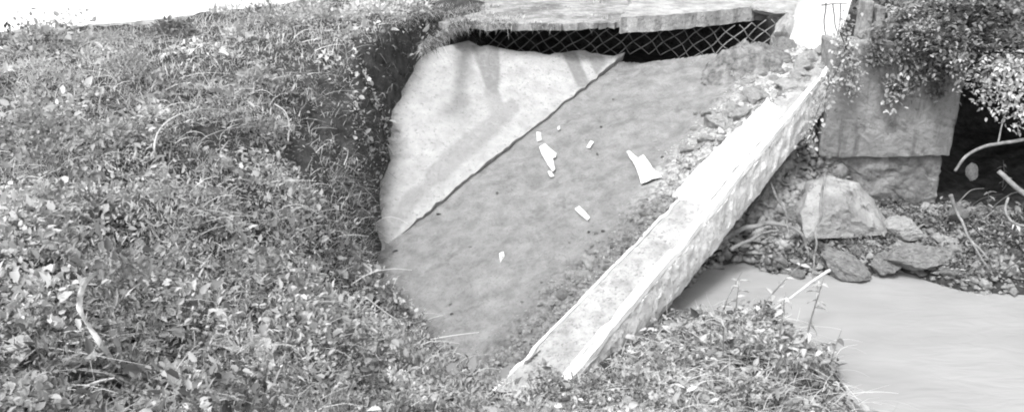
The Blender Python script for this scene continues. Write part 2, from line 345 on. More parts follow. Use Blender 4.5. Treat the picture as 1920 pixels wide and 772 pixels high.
# ------------------------------------------------------------------ the road: pale carriageway and the broken shoulder that overhangs the pit
def poly_prism(name, pts, zt, zb, m, parent=None, jit=.0, cuts=0, seed=0):
    """closed outline with real thickness; ragged edge"""
    bm = bmesh.new(); top = []; bot = []
    pts = [np.array(p, float) for p in pts]; dense = []
    for i, p in enumerate(pts):
        q = pts[(i + 1) % len(pts)]
        for k in range(cuts + 1): dense.append(p + (q - p) * k / (cuts + 1))
    rr = random.Random(seed)
    for p in dense:
        dx, dy = rr.uniform(-jit, jit), rr.uniform(-jit, jit)
        z1 = zt(*p[:2]) if callable(zt) else zt; z0 = zb(*p[:2]) if callable(zb) else zb
        top.append(bm.verts.new((p[0] + dx, p[1] + dy, z1))); bot.append(bm.verts.new((p[0] + dx + rr.uniform(-jit, jit) * .25, p[1] + dy + rr.uniform(-jit, jit) * .25, z0 + rr.uniform(-jit, jit) * .3)))
    bm.faces.new(top); bm.faces.new(bot[::-1]); n = len(top)
    for i in range(n): bm.faces.new((top[i], bot[i], bot[(i + 1) % n], top[(i + 1) % n]))
    bmesh.ops.recalc_face_normals(bm, faces=bm.faces)
    big = [f for f in bm.faces if len(f.verts) > 4]; bmesh.ops.triangulate(bm, faces=big)
    return bm_obj(name, bm, m, parent)
re = [P(u, v, 2.62)[:2] for u, v in [(-700, 130), (-300, 92), (0, 64), (120, 54), (250, 44), (380, 30), (470, 18), (540, 10)]]
road_pts = re + [(-2.5, 10.75), (-3.4, 10.95), (-9, 11.3), (-30, 12), (-30, 7.0)]
bk = lambda x, y: 2.635
tag(poly_prism('road', road_pts, 2.64, 2.45, M['road'], jit=.02, cuts=6, seed=3), 'sunlit white road surface', kind='structure')
front = [P(u, v, 2.575)[:2] for u, v in [(850, 52), (880, 47), (960, 50), (1050, 50), (1150, 46), (1250, 37), (1340, 28), (1432, 17), (1442, 8), (1425, 0), (1420, -8)]]
sh = [tuple(p) for p in front] + [(3.15, 12.6), (-1.9, 12.6), (-1.7, 10.4), (-1.2, 9.75)]
tag(poly_prism('road_shoulder', sh, lambda x, y: 2.60 + .05 * float(fbm(x, y, 4, 3, 77)) - .05 * float(sstep(-1.0, -1.9, x)), lambda x, y: 2.53 + .03 * float(fbm(x, y, 6, 2, 79)), M['shoulder'], jit=.03, cuts=12, seed=5), 'broken grey shoulder slab overhanging the dark hollow', kind='structure')

# ------------------------------------------------------------------ pale slab sloping up out of the mud
def make_slab():
    out = [(1172, 104), (1150, 110), (1120, 106), (1085, 98), (1060, 106), (1030, 109), (1000, 106), (960, 101), (930, 93), (900, 92), (880, 80), (862, 93), (838, 103), (810, 110), (780, 112), (700, 120), (690, 200), (660, 300), (640, 420), (640, 520), (690, 524), (705, 505), (730, 458), (762, 432)]
    pts = []
    for i, (u, v) in enumerate(out):
        u2, v2 = out[(i + 1) % len(out)]; k = max(1, int(math.hypot(u2 - u, v2 - v) / 9))
        for j in range(k):
            a = j / k; pts.append(onL(u + (u2 - u) * a + random.uniform(-2.4, 2.4), v + (v2 - v) * a + random.uniform(-2.2, 2.2)))
    nrm = Vector((-LG[0], -LG[1], 1)).normalized()
    bm = bmesh.new(); top = [bm.verts.new(Vector(p) + nrm * .045) for p in pts]; f = bm.faces.new(top)
    r = bmesh.ops.triangulate(bm, faces=[f])
    for _ in range(5):
        es = [e for e in bm.edges if e.calc_length() > .05 and not e.is_boundary]
        bmesh.ops.subdivide_edges(bm, edges=es, cuts=1)
        bmesh.ops.triangulate(bm, faces=[f for f in bm.faces if len(f.verts) > 3])
    bmesh.ops.beautify_fill(bm, faces=bm.faces, edges=[e for e in bm.edges if not e.is_boundary])
    for v in bm.verts:
        c = v.co; v.co = c + nrm * (float(fbm(c.x, c.y, 1.2, 3, 31)) * .06 + float(fbm(c.x, c.y, 9, 3, 32)) * .012 - .04 * float(sstep(7.3, 6.6, c.y)))
    g = bmesh.ops.extrude_face_region(bm, geom=list(bm.faces))
    for v in [e for e in g['geom'] if isinstance(e, bmesh.types.BMVert)]: v.co -= nrm * .11
    bmesh.ops.recalc_face_normals(bm, faces=bm.faces)
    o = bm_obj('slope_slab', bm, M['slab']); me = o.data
    # painted-in shadow stripes and dark bands: polygons on the slab's own plane
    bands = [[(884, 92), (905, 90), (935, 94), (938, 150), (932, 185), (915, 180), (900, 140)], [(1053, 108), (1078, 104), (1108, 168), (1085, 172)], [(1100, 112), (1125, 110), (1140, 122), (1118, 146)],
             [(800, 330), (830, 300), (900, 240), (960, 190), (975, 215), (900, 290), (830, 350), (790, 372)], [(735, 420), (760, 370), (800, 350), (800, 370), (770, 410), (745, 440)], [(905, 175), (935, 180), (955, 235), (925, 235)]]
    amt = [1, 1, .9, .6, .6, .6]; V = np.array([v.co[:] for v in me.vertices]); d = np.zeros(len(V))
    a = me.attributes.new('painted_shade', 'FLOAT', 'POINT')
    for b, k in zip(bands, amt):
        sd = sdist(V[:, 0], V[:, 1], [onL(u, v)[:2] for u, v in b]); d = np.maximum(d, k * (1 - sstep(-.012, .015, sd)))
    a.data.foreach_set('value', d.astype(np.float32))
    return o
tag(make_slab(), 'big pale slab sloping out of the mud up to the dark hollow, with painted shadow streaks', 'slab')

# ------------------------------------------------------------------ wing wall: long concrete beam with a railed lip
ww = empty('wing_wall', tuple(beamL0), 'long sunlit concrete wing wall running down from the bridge to the weeds', 'wall')
inv = Matrix.Translation(-Vector(beamL0))
A0, A1 = Vector(beamL0), Vector(beamL1); A1 = A0 + (A1 - A0) * 1.30; B0, B1 = Vector(beamR0), Vector(beamR1)
A0, B0 = A0 - (A1 - A0) * .09, B0 - (B1 - B0) * .09
def sweep(name, prof, t0, t1, n, m, jit=.0, seed=0, ragged=None, ends=True, chip=3):
    bm = bmesh.new(); rings = []
    for i in range(n + 1):
        t = t0 + (t1 - t0) * i / n; a = A0.lerp(A1, t); b = B0.lerp(B1, t); ac = b - a; ac.z *= .4; o = ac.normalized(); ring = []
        for j, (q, out, dz) in enumerate(prof):
            p = a + ac * q + o * out + Vector((0, 0, dz))
            if jit: p = p + mnoise.noise_vector(p * 9 + Vector((seed, j, 0))) * jit + mnoise.noise_vector(p * 28 + Vector((seed, j, 3))) * jit * .6
            if chip:
                p = p + o * mnoise.noise(Vector((t * 9, chip, 0))) * .016 - Vector((0, 0, max(0, mnoise.noise(p * 5 + Vector((chip, 0, 0))) - .28) * .11)) * (1 if dz > -.1 else 0)
            if ragged and j in ragged:
                rg = mnoise.noise(Vector((t * 22, seed, 0))) * .6 + mnoise.noise(Vector((t * 60, seed, 5))) * .4
                p = p + Vector((0, 0, rg * ragged[j])) + o * rg * ragged[j] * .5
            ring.append(bm.verts.new(p - Vector(beamL0)))
        rings.append(ring)
    k = len(prof)
    for r, s in zip(rings, rings[1:]):
        for j in range(k): bm.faces.new((r[j], r[(j + 1) % k], s[(j + 1) % k], s[j]))
    if ends: bm.faces.new(rings[0][::-1]); bm.faces.new(rings[-1])
    bmesh.ops.recalc_face_normals(bm, faces=bm.faces)
    return bm_obj(name, bm, m, ww)
sweep('wall_body', [(0, 0, -.42), (0, 0, -.2), (0, 0, -.035), (.0, .02, .0), (.2, 0, .004), (.4, 0, -.004), (.6, 0, .002), (.80, 0, -.004), (.86, 0, -.012), (.9, 0, -.05)] + [(.9, 0, -.38), (.5, 0, -.42)], 0, 1, 150, M['concrete'], .008, 1)
o_face = sweep('side_face', [(.88, 0, -.02), (1.0, .02, -.03), (1.0, .028, -.10), (1.0, .035, -.17), (1.0, .04, -.24), (1.0, .04, -.31), (1.0, .03, -.38), (1.0, -.02, -.43), (.88, 0, -.40)], 0, .97, 170, M['facewall'], .014, 2, ragged={2: .012, 3: .02, 4: .035, 5: .06, 6: .12, 7: .12})
sweep('lip', [(.83, 0, -.006), (.83, 0, .022), (.845, 0, .030), (.885, 0, .030), (.90, 0, .014), (.915, 0, .014), (.93, 0, .030), (1.0, .012, .026), (1.0, .02, -.02)], .02, .985, 160, M['coping'], .004, 3)
sweep('edge_strip', [(-.01, -.008, -.03), (-.01, -.008, .006), (.012, 0, .010), (.03, 0, .003), (.03, 0, -.02)], .03, .5, 90, M['coping'], .004, 9)
sweep('coping', [(-.05, -.05, -.06), (-.05, -.05, .028), (-.03, -.03, .04), (.4, 0, .042), (.76, 0, .034), (.79, 0, .02), (.79, 0, -.02)], .50, .79, 60, M['coping'], .012, 4)

# ------------------------------------------------------------------ bridge
AY = 7.95
def slab_box(name, x0, x1, y0, y1, z0, z1, m, parent=None, seg=10, jit=.012, seed=0, off=(0, 0, 0)):
    bm = bmesh.new(); bmesh.ops.create_cube(bm, size=1)
    for v in bm.verts: v.co = Vector((x0 + (v.co.x + .5) * (x1 - x0), y0 + (v.co.y + .5) * (y1 - y0), z0 + (v.co.z + .5) * (z1 - z0)))
    bmesh.ops.bevel(bm, geom=list(bm.edges), offset=min(.015, (x1 - x0) * .2, (y1 - y0) * .2, (z1 - z0) * .2), segments=1, affect='EDGES')
    bmesh.ops.subdivide_edges(bm, edges=[e for e in bm.edges if e.calc_length() > .15], cuts=seg, use_grid_fill=True)
    for v in bm.verts: v.co += mnoise.noise_vector(v.co * 5 + Vector((seed, 0, 0))) * jit + mnoise.noise_vector(v.co * 17 + Vector((seed, 0, 0))) * jit * .5 - Vector(off)
    return bm_obj(name, bm, m, parent)
br = empty('bridge', (3.0, AY, 1.0), 'concrete road bridge with stained abutment wall beside a black opening', 'bridge')
bo = (3.0, AY, 1.0)
slab_box('abutment_wall', 3.02, 4.30, AY, AY + .38, 1.50, 2.62, M['abut'], br, 22, .022, 1, bo)
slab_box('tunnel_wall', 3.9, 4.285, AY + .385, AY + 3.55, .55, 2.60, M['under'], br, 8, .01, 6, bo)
slab_box('footing', 2.95, 4.27, AY + .05, AY + .37, .55, 1.497, M['footing'], br, 18, .05, 2, bo)
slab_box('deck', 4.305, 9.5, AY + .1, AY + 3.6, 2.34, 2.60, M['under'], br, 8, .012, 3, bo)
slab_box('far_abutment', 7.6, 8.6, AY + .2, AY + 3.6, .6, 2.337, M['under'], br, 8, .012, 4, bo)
slab_box('light_blocker', 4.31, 7.59, AY + 3.0, AY + 3.55, .6, 2.337, M['under'], br, 8, .02, 5, bo)  # added wall that shuts out daylight so the opening stays black
# white end post of the parapet
def leaning_post():
    base = [P(1472, 104, 2.28), P(1552, 132, 2.25), P(1580, 118, 2.25) + np.array([0, .3, 0]), P(1490, 96, 2.28) + np.array([0, .3, 0])]
    bm = bmesh.new(); b0 = [Vector(p) for p in base]
    q = Py(1520, -40, 8.95); q2 = Py(1612, -40, 8.75)
    b1 = [Vector(q), Vector(q2), Vector(q2) + Vector((0.05, .32, 0)), Vector(q) + Vector((0.05, .32, 0))]
    lo = [bm.verts.new(p) for p in b0]; hi = [bm.verts.new(p) for p in b1]
    bm.faces.new(lo[::-1]); bm.faces.new(hi)
    for i in range(4): bm.faces.new((lo[i], lo[(i + 1) % 4], hi[(i + 1) % 4], hi[i]))
    bmesh.ops.recalc_face_normals(bm, faces=bm.faces)
    bmesh.ops.bevel(bm, geom=list(bm.edges), offset=.02, segments=2, affect='EDGES')
    bmesh.ops.subdivide_edges(bm, edges=[e for e in bm.edges if e.calc_length() > .15], cuts=9, use_grid_fill=True)
    for v in bm.verts: v.co += mnoise.noise_vector(v.co * 6) * .018 + mnoise.noise_vector(v.co * 20) * .008
    return bm_obj('parapet_post', bm, M['post'])
tag(leaning_post(), 'white leaning parapet end post standing where the wing wall meets the bridge', 'post')
pp = empty('parapet_stub', (3.35, AY + .25, 2.61), 'grey ribbed parapet stub on the abutment behind hanging roots', 'parapet')
for k, (a, b) in enumerate([(0, .09), (.12, .2), (.22, .46)]):
    slab_box('rib' if k < 2 else 'panel', a, b, -.02 * k, .2, 0, .36 - .05 * k, M['shoulder'] if k < 2 else M['abut'], pp, 6, .008, k)

# ------------------------------------------------------------------ rocks
def rock_mesh(seed, cuts=10, flat=1.0, nz=.11):
    rr = np.random.default_rng(seed); bm = bmesh.new(); bmesh.ops.create_icosphere(bm, subdivisions=4, radius=1)
    N = rr.normal(size=(cuts, 3)); N /= np.linalg.norm(N, axis=1)[:, None]; D = rr.uniform(.62, 1.0, cuts)
    V = np.array([v.co[:] for v in bm.verts]); dots = V @ N.T
    with np.errstate(divide='ignore'): r = np.where(dots > .05, D / np.maximum(dots, .05), 9).min(1)
    r = np.minimum(r, 1.25); V = V * r[:, None]
    for v, p in zip(bm.verts, V):
        p = Vector(p); v.co = p + mnoise.noise_vector(p * 2.2 + Vector((seed, 0, 0))) * nz + mnoise.noise_vector(p * 6 + Vector((seed, 0, 0))) * nz * .6 + mnoise.noise_vector(p * 15 + Vector((seed, 0, 0))) * nz * .3
    me = bpy.data.meshes.new('rock'); bm.to_mesh(me); bm.free(); return me
ROCKS = {k: [rock_mesh(s + 100 * i) for s in range(6)] for i, k in enumerate(['rock', 'rockpale', 'rockdark'])}
for k in ROCKS:
    for me in ROCKS[k]: me.materials.append(M[k])
def rock(loc, size, label, group=None, m='rock', seed=0, rot=None, name='rock', cat='rock'):
    o = bpy.data.objects.new(name, ROCKS[m][seed % 6]); C.objects.link(o); o.location = loc; o.scale = size if hasattr(size, '__len__') else (size,) * 3
    rr = random.Random(seed * 7 + 1); o.rotation_euler = rot if rot is not None else (rr.uniform(-.4, .4), rr.uniform(-.4, .4), rr.uniform(0, 6.3))
    return tag(o, label, cat, group)
def boulder():
    """wedge shaped boulder leaning on the abutment"""
    pts = [Py(u, v, y) for u, v, y in [(1512, 446, 6.95), (1655, 440, 7.0), (1668, 425, 7.15), (1648, 392, 7.25), (1608, 345, 7.35), (1562, 326, 7.4), (1522, 345, 7.3), (1500, 400, 7.1)]]
    bm = bmesh.new(); fr = [bm.verts.new(Vector(p)) for p in pts]; bk_ = [bm.verts.new(Vector(p) + Vector((.05, .55, -.25))) for p in pts]
    c = bm.verts.new(sum((Vector(p) for p in pts), Vector()) / len(pts) + Vector((-.10, -.20, .10)))
    n = len(fr)
    for i in range(n): bm.faces.new((fr[i], fr[(i + 1) % n], c)); bm.faces.new((fr[(i + 1) % n], fr[i], bk_[i], bk_[(i + 1) % n]))
    bm.faces.new(bk_); bmesh.ops.recalc_face_normals(bm, faces=bm.faces)
    bmesh.ops.triangulate(bm, faces=bm.faces); bmesh.ops.subdivide_edges(bm, edges=bm.edges, cuts=7, use_grid_fill=True)
    bmesh.ops.smooth_vert(bm, verts=bm.verts, factor=.25)
    for v in bm.verts: v.co += mnoise.noise_vector(v.co * 4) * .035 + mnoise.noise_vector(v.co * 13) * .016
    return tag(bm_obj('boulder', bm, M['rock']), 'large wedge shaped boulder at the foot of the abutment wall', 'boulder')
boulder()
G1 = 'rocks at the foot of the abutment'
rock(P(1692, 428, 1.12), (.17, .15, .08), 'flat pale rock just beside the large wedge shaped boulder', G1, 'rockpale', 1, (0, .1, .4))
rock(P(1720, 482, 1.0), (.26, .2, .11), 'flat topped squared rock overhanging the water edge', G1, 'rock', 2, (0.05, .05, .2))
rock(P(1420, 365, 1.32), (.13, .12, .16), 'upright rounded stone with a dark gap beside the wing wall', G1, 'rock', 3)
rock(P(1490, 402, 1.18), (.11, .1, .09), 'small rounded stone between the root and the big boulder', G1, 'rock', 4)
rock(P(1580, 500, .93), (.2, .15, .1), 'low lumpy rock below the big boulder at the water line', G1, 'rock', 5)
rock(P(1660, 492, .95), (.14, .12, .08), 'small low rock beside the squared flat rock', G1, 'rock', 0)
rock(P(1795, 400, 1.2), (.09, .08, .07), 'small stone at the lower corner of the abutment', G1, 'rock', 2)
rock(P(1640, 458, 1.04), (.09, .03, .03), 'thin white splinter of stone under the big boulder', G1, 'rockpale', 0, (0, .2, -.5))
rock(P(1840, 536, .88), (.13, .1, .05), 'pale flat stone at the water edge under the forked branch', G1, 'rockpale', 3)
rock(Py(1822, 322, 7.6), (.045, .03, .10), 'upright stone in the mouth of the dark opening', G1, 'rock', 4)
rock(P(1475, 62, 2.45), (.16, .16, .26), 'pale upright chunk of concrete between the hollow and the parapet post', None, 'rockpale', 5, (.1, .1, .3), 'concrete_chunk', 'concrete chunk')
rock(P(1465, 105, 2.3), (.16, .14, .16), 'grey broken chunk right under the pale upright chunk', None, 'rock', 1, None, 'concrete_chunk', 'concrete chunk')
rock(P(1505, 165, 2.15), (.26, .18, .12), 'white broken block below the parapet post with a dark crack', None, 'rockpale', 3, (0, .1, .6), 'concrete_chunk', 'concrete chunk')
rock(P(1525, 118, 2.3), (.2, .14, .1), 'white lump directly under the parapet post', None, 'rockpale', 2, (0, .2, .9), 'concrete_chunk', 'concrete chunk')
def mound():
    c = P(1405, 132, 2.2); xs = np.arange(-.55, .6, .022)
    def zf(x, y):
        d = np.hypot(x / .52, y / .4) + .5 * fbm(x + c[0], y + c[1], 3, 3, 33); h = np.clip(1 - d * d, -.4, 1)
        return .26 * h + np.abs(fbm(x, y, 7, 4, 34)) * .30 + np.abs(fbm(x, y, 22, 2, 35)) * .08 + .18 * x + .22 * y - .04
    o = link('earth_mound', grid_mesh('earth_mound', xs, xs, zf, lambda x, y: np.hypot(x / .55, y / .45) < 1), M['siltrough']); o.location = c
    tag(o, 'rounded heap of grey earth at the end of the hollow', 'mound')
mound()
rock(P(1480, 12, 2.66), (.36, .28, .09), 'pale broken slab piece beside the shoulder crack', None, 'rockpale', 4, (0, .0, .2), 'broken_slab', 'slab')
for k, (u, v, s, t) in enumerate([(1105, 493, .07, 'flat pale stone against the wing wall, upper of a close pair'), (1098, 517, .06, 'angular pale stone against the wing wall, lower of a close pair'), (1052, 553, .06, 'dusty grey stone beside the lower wing wall'),
                               (950, 652, .055, 'grey stone resting against the low end of the wing wall'), (912, 704, .07, 'round white stone in front of the low end of the wing wall'),
                               (1345, 232, .11, 'white forked rubble piece beside the coping'), (1375, 205, .1, 'white rubble lump touching the coping end'), (1400, 187, .07, 'small white rubble lump beyond the coping end'),
                               (1325, 262, .06, 'white rubble chip between the coping and the mud'), (1285, 280, .05, 'lone white chip near the coping on the mud'), (1372, 142, .07, 'white stone under the earth mound'),
                               (1395, 156, .06, 'pale pebble on the earth below the mound'), (1430, 140, .07, 'white flat stone between the mound and the post'), (1450, 148, .06, 'white pebble beside the broken block')]):
    q = onS(u, v, .03); rock(q, (s * random.uniform(.9, 1.4), s * random.uniform(.8, 1.1), s * random.uniform(.6, .9)), t, 'pale stones along the wing wall', 'rockpale' if 'grey' not in t else 'rock', k)
for k in range(150):
    a = random.uniform(.0, 1.02); side = -abs(random.gauss(0, .16)) - .02
    if a > .66: side = random.uniform(-.8, .22) if k % 3 else random.uniform(-.3, .05)
    p = A0.lerp(A1, a); x, y = p.x + bper[0] * side, p.y + bper[1] * side
    if a > .8 and -.02 < side: z = S(x, y) + .09
    else: z = float(mud_z(np.array(x), np.array(y)))
    s = random.choice([.010, .012, .015, .02, .03]) * (2.5 if a > .66 else 1)
    rock((x, y, z + s * .2), (s * random.uniform(.8, 1.6), s, s * random.uniform(.5, 1)), 'small loose stone in the rubble strip along the wing wall', 'small loose stones along the wing wall', 'rockpale' if a > .62 else random.choice(['rock', 'rockpale']), k, None, 'stone', 'stone')
for k in range(230):
    u, v = (random.uniform(1340, 1920), random.uniform(395, 535)) if k % 2 else (random.uniform(1350, 1560), random.uniform(320, 510))
    q = hit(u, v)
    if q.z < WATER - .02 or q.z > 1.75 or across(q.x, q.y) < .42 or sdist(np.array(q.x), np.array(q.y), CREEK) < -.08: continue
    s = random.choice([.02, .03, .04, .05, .07]) * (1.25 if u < 1560 else 1)
    rock(q, (s * random.uniform(.8, 1.5), s, s * random.uniform(.5, .9)), 'small stone in the rubble at the creek edge under the bridge', 'small stones at the creek edge', random.choice(['rock', 'rock', 'rockdark' if k % 2 else 'rock', 'rock', 'rockpale' if k % 4 == 0 else 'rock']), k + 3, None, 'stone', 'stone')

for k in range(34):
    u, v = random.uniform(720, 1330), random.uniform(140, 640); q = onS(u, v)
    if sdist(np.array(q[0]), np.array(q[1]), PIT) > -.1 or L(q[0], q[1]) > S(q[0], q[1]) - .03 or across(q[0], q[1]) > -.1: continue
    s_ = random.choice([.007, .009, .012, .016]); rock((q[0], q[1], float(mud_z(np.array(q[0]), np.array(q[1]))) + s_ * .1), (s_ * random.uniform(.8, 1.9), s_, s_ * .6), 'tiny pebble sitting on the smooth mud of the pit', 'pebbles on the mud', random.choice(['rockdark', 'rock', 'rockdark']), k, None, 'pebble', 'pebble')
tag(poly_prism('broken_slab', [P(u, v, 2.64)[:2] for u, v in [(1165, 38), (1250, 33), (1340, 24), (1434, 15), (1444, 6), (1428, 0), (1424, -10), (1170, -10), (1185, 8), (1172, 22)]], lambda x, y: 2.668 + .02 * float(fbm(x, y, 5, 3, 78)), lambda x, y: 2.50, M['ledge'], jit=.02, cuts=7, seed=9), 'long pale concrete slab on the broken shoulder above the mesh', 'slab')
def fragments(name, pts, size, label, m):
    """loose crushed stone: one heap of small broken eight-faced chips"""
    n = len(pts); V = np.array([(1, 0, 0), (-1, 0, 0), (0, 1, 0), (0, -1, 0), (0, 0, 1), (0, 0, -1)], float)[None] * rng.uniform(.5, 1.2, (n, 6, 1)) + rng.normal(0, .22, (n, 6, 3))
    V *= np.stack([rng.uniform(.8, 1.5, n), rng.uniform(.6, 1.2, n), rng.uniform(.4, .9, n)], 1)[:, None]; a = rng.uniform(0, 6.28, n); c, s_ = np.cos(a)[:, None], np.sin(a)[:, None]
    V = np.stack([V[..., 0] * c - V[..., 1] * s_, V[..., 0] * s_ + V[..., 1] * c, V[..., 2]], -1) * np.asarray(size)[:, None, None] + np.asarray(pts)[:, None]
    T = np.array([(0, 2, 4), (2, 1, 4), (1, 3, 4), (3, 0, 4), (2, 0, 5), (1, 2, 5), (3, 1, 5), (0, 3, 5)])
    return tag(link(name, mesh_tris(name, V.reshape(-1, 3), (np.arange(n)[:, None, None] * 6 + T).reshape(-1, 3)), m), label, 'rubble', kind='stuff')
q = []
while len(q) < 2600:
    a = rng.uniform(.02, 1.04); pale_ = a > .60; sd_ = -abs(rng.normal(0, .17)) - .01 if not pale_ else rng.uniform(-.55, .2) if rng.random() < .6 else -abs(rng.normal(0, .18))
    if .5 < a < .8 and sd_ > -.07: continue
    if sd_ > -.01 and a < .82: continue
    p = A0.lerp(A1, a); x, y = p.x + bper[0] * sd_, p.y + bper[1] * sd_; z = S(x, y) + .09 if sd_ > -.02 else float(mud_z(np.array(x), np.array(y))); q.append((x, y, z, pale_))
q = np.array(q); pl_ = q[:, 3] > .5
fragments('rubble', q[pl_][:, :3], lognorm_(.013, .55, int(pl_.sum()), .005, .045), 'pale crushed concrete rubble beside the upper wing wall', M['rockpale'])
fragments('rubble', q[~pl_][:, :3], lognorm_(.010, .5, int((~pl_).sum()), .004, .03), 'fine grey gravel in the strip along the lower wing wall', M['rock'])
x = rng.uniform(1.4, 6.5, 22000); y = rng.uniform(5.2, 7.9, 22000); z = ground(x, y)
ok = (z > WATER - .03) & (z < 1.9) & (across(x, y) > .40) & ((x < 4.2) | (rng.random(22000) < .35)); q = np.stack([x, y, z], 1)[ok]
fragments('rubble', q, lognorm_(.022, .55, len(q), .008, .075), 'broken stone rubble between the wing wall, the boulder and the water', M['rock'])
x = rng.uniform(1.5, 3.3, 16000); y = rng.uniform(6.4, 8.3, 16000); ac_ = across(x, y); z = ground(x, y); ok = (ac_ > .02) & (ac_ < .62) & (z > WATER - .03) & (z < 1.75); x, y, z = x[ok], y[ok], z[ok]
z = z + rng.uniform(0, .20, len(x)) * np.clip(fbm(x, y, 5, 3, 95) * 2 + .5, 0, 1); z = np.minimum(z, S(x, y) - .40)
fragments('rubble', np.stack([x, y, z], 1), lognorm_(.032, .55, len(x), .010, .10), 'heap of broken stones packed under the upper wing wall', M['rubblegrey'])
# ------------------------------------------------------------------ chain link mesh hanging in the hollow
def fence():
    bm = bmesh.new(); a, b = Vector(Py(905, 100, 9.75)), Vector(Py(1485, 78, 9.55)); H = .36
    ux = (b - a); Lx = ux.length; ux.normalize(); lean = Vector((0, .12, 1)).normalized()
    a.z -= .10; st = .17; n = int(Lx / st)
    def pt(s, h):
        sag = .05 * math.sin(s * 1.7) + .03 * math.sin(s * 4.1)
        return a + ux * s + lean * (h + sag) + Vector((0, .06 * math.sin(s * 2.3 + h * 4), 0))
    rr = random.Random(4)
    for i in range(-2, n + 2):
        for sgn in (1, -1):
            p = []
            for k in range(9):
                h = H * k / 8; s = i * st + sgn * h * (1.35 if sgn > 0 else .95) + .02 * math.sin(i * 3 + k)
                if 0 <= s <= Lx: p.append(pt(s, h) + Vector((0, sgn * .006, 0)))
            if len(p) > 2: tube_bm(bm, p, .0075 if sgn > 0 else .0055, seg=5)
    o = bm_obj('chain_link_fence', bm, M['wire'], None, True)
    return tag(o, 'sagging chain link mesh hanging in the dark hollow under the road', 'fence')
fence()

# ------------------------------------------------------------------ litter on the mud
def scrap(name, uvs, label, th=.008, lift=.025, crump=.045, surf=onS, zf=mud_z, seed=0, m='white'):
    bm = bmesh.new(); vs = []
    for i, (u, v) in enumerate(uvs):
        u2, v2 = uvs[(i + 1) % len(uvs)]; k = max(1, int(math.hypot(u2 - u, v2 - v) / 5))
        for j in range(k):
            q = surf(u + (u2 - u) * j / k, v + (v2 - v) * j / k); vs.append(bm.verts.new((q[0], q[1], float(zf(np.array(q[0]), np.array(q[1]))) + lift)))
    bm.faces.new(vs); bmesh.ops.triangulate(bm, faces=bm.faces); bmesh.ops.subdivide_edges(bm, edges=[e for e in bm.edges if not e.is_boundary], cuts=3)
    bmesh.ops.triangulate(bm, faces=[f for f in bm.faces if len(f.verts) > 3])
    for v in bm.verts: v.co.z += (mnoise.noise(v.co * 9 + Vector((seed, 0, 0))) + .5 * abs(mnoise.noise(v.co * 24 + Vector((seed, 0, 0))))) * crump * (.3 if v.is_boundary else 1)
    g = bmesh.ops.extrude_face_region(bm, geom=list(bm.faces))
    for v in [e for e in g['geom'] if isinstance(e, bmesh.types.BMVert)]: v.co.z -= th
    bmesh.ops.recalc_face_normals(bm, faces=bm.faces)
    return tag(bm_obj(name, bm, M[m]), label, 'litter', 'white litter on the mud')
scrap('torn_sheet', [(1174, 290), (1184, 294), (1196, 302), (1206, 296), (1216, 312), (1228, 330), (1240, 345), (1222, 346), (1202, 349), (1197, 332), (1188, 312)], 'largest white torn sheet lying on the mud beside the wing wall', seed=1, lift=.035)
scrap('torn_scrap', [(1011, 281), (1020, 277), (1032, 285), (1043, 292), (1042, 301), (1036, 302), (1041, 322), (1036, 326), (1024, 308), (1015, 295)], 'white hook shaped torn scrap on the middle of the mud', seed=2, lift=.03)
scrap('paper_scrap', [(1006, 252), (1014, 253), (1015, 267), (1007, 268)], 'small white oblong scrap near the joint of the pale slab', seed=3)
scrap('paper_scrap', [(1027, 324), (1033, 324), (1039, 333), (1032, 335)], 'tiny white scrap at the tip of the hook shaped scrap', seed=4)
scrap('paper_scrap', [(1100, 279), (1107, 269), (1113, 271), (1106, 281)], 'small white slip alone on the mud above the strip', seed=5)
scrap('paper_strip', [(1078, 392), (1086, 388), (1106, 406), (1102, 412), (1090, 404)], 'narrow white strip lying on the mud near the rubble', seed=6)
scrap('paper_scrap', [(936, 478), (944, 474), (946, 482), (938, 492)], 'dull pale scrap half sunk in the lower mud', seed=7, lift=.012)
scrap('paper_scrap', [(1045, 246), (1049, 244), (1050, 250), (1046, 251)], 'tiny white speck of paper on the upper mud', seed=8)

# ------------------------------------------------------------------ vegetation builders
def blades(base, L_, W_, lean, az, tone, droop=.0, up=None):
    n = len(base); t = np.array([0, .35, .7, 1.0]); wd = np.array([1, .85, .55, 0])
    d = np.stack([np.cos(az), np.sin(az), np.zeros(n)], 1); s = np.stack([-np.sin(az), np.cos(az), np.zeros(n)], 1)
    V = np.zeros((n, 7, 3)); k = 0
    for j in range(4):
        h = L_ * lean * t[j] ** 1.5; z = L_ * (np.sqrt(np.maximum(1 - lean ** 2, .02)) * t[j] - droop * t[j] ** 2)
        c = base + d * h[:, None] + np.array([0, 0, 1]) * z[:, None]
        if j < 3:
            V[:, k] = c - s * (W_ * wd[j] / 2)[:, None]; V[:, k + 1] = c + s * (W_ * wd[j] / 2)[:, None]; k += 2
        else: V[:, 6] = c
    T = np.array([[0, 1, 3], [0, 3, 2], [2, 3, 5], [2, 5, 4], [4, 5, 6]])
    F = (np.arange(n)[:, None, None] * 7 + T[None]).reshape(-1, 3)
    tv = np.repeat(tone, 7)
    return V.reshape(-1, 3), F, tv
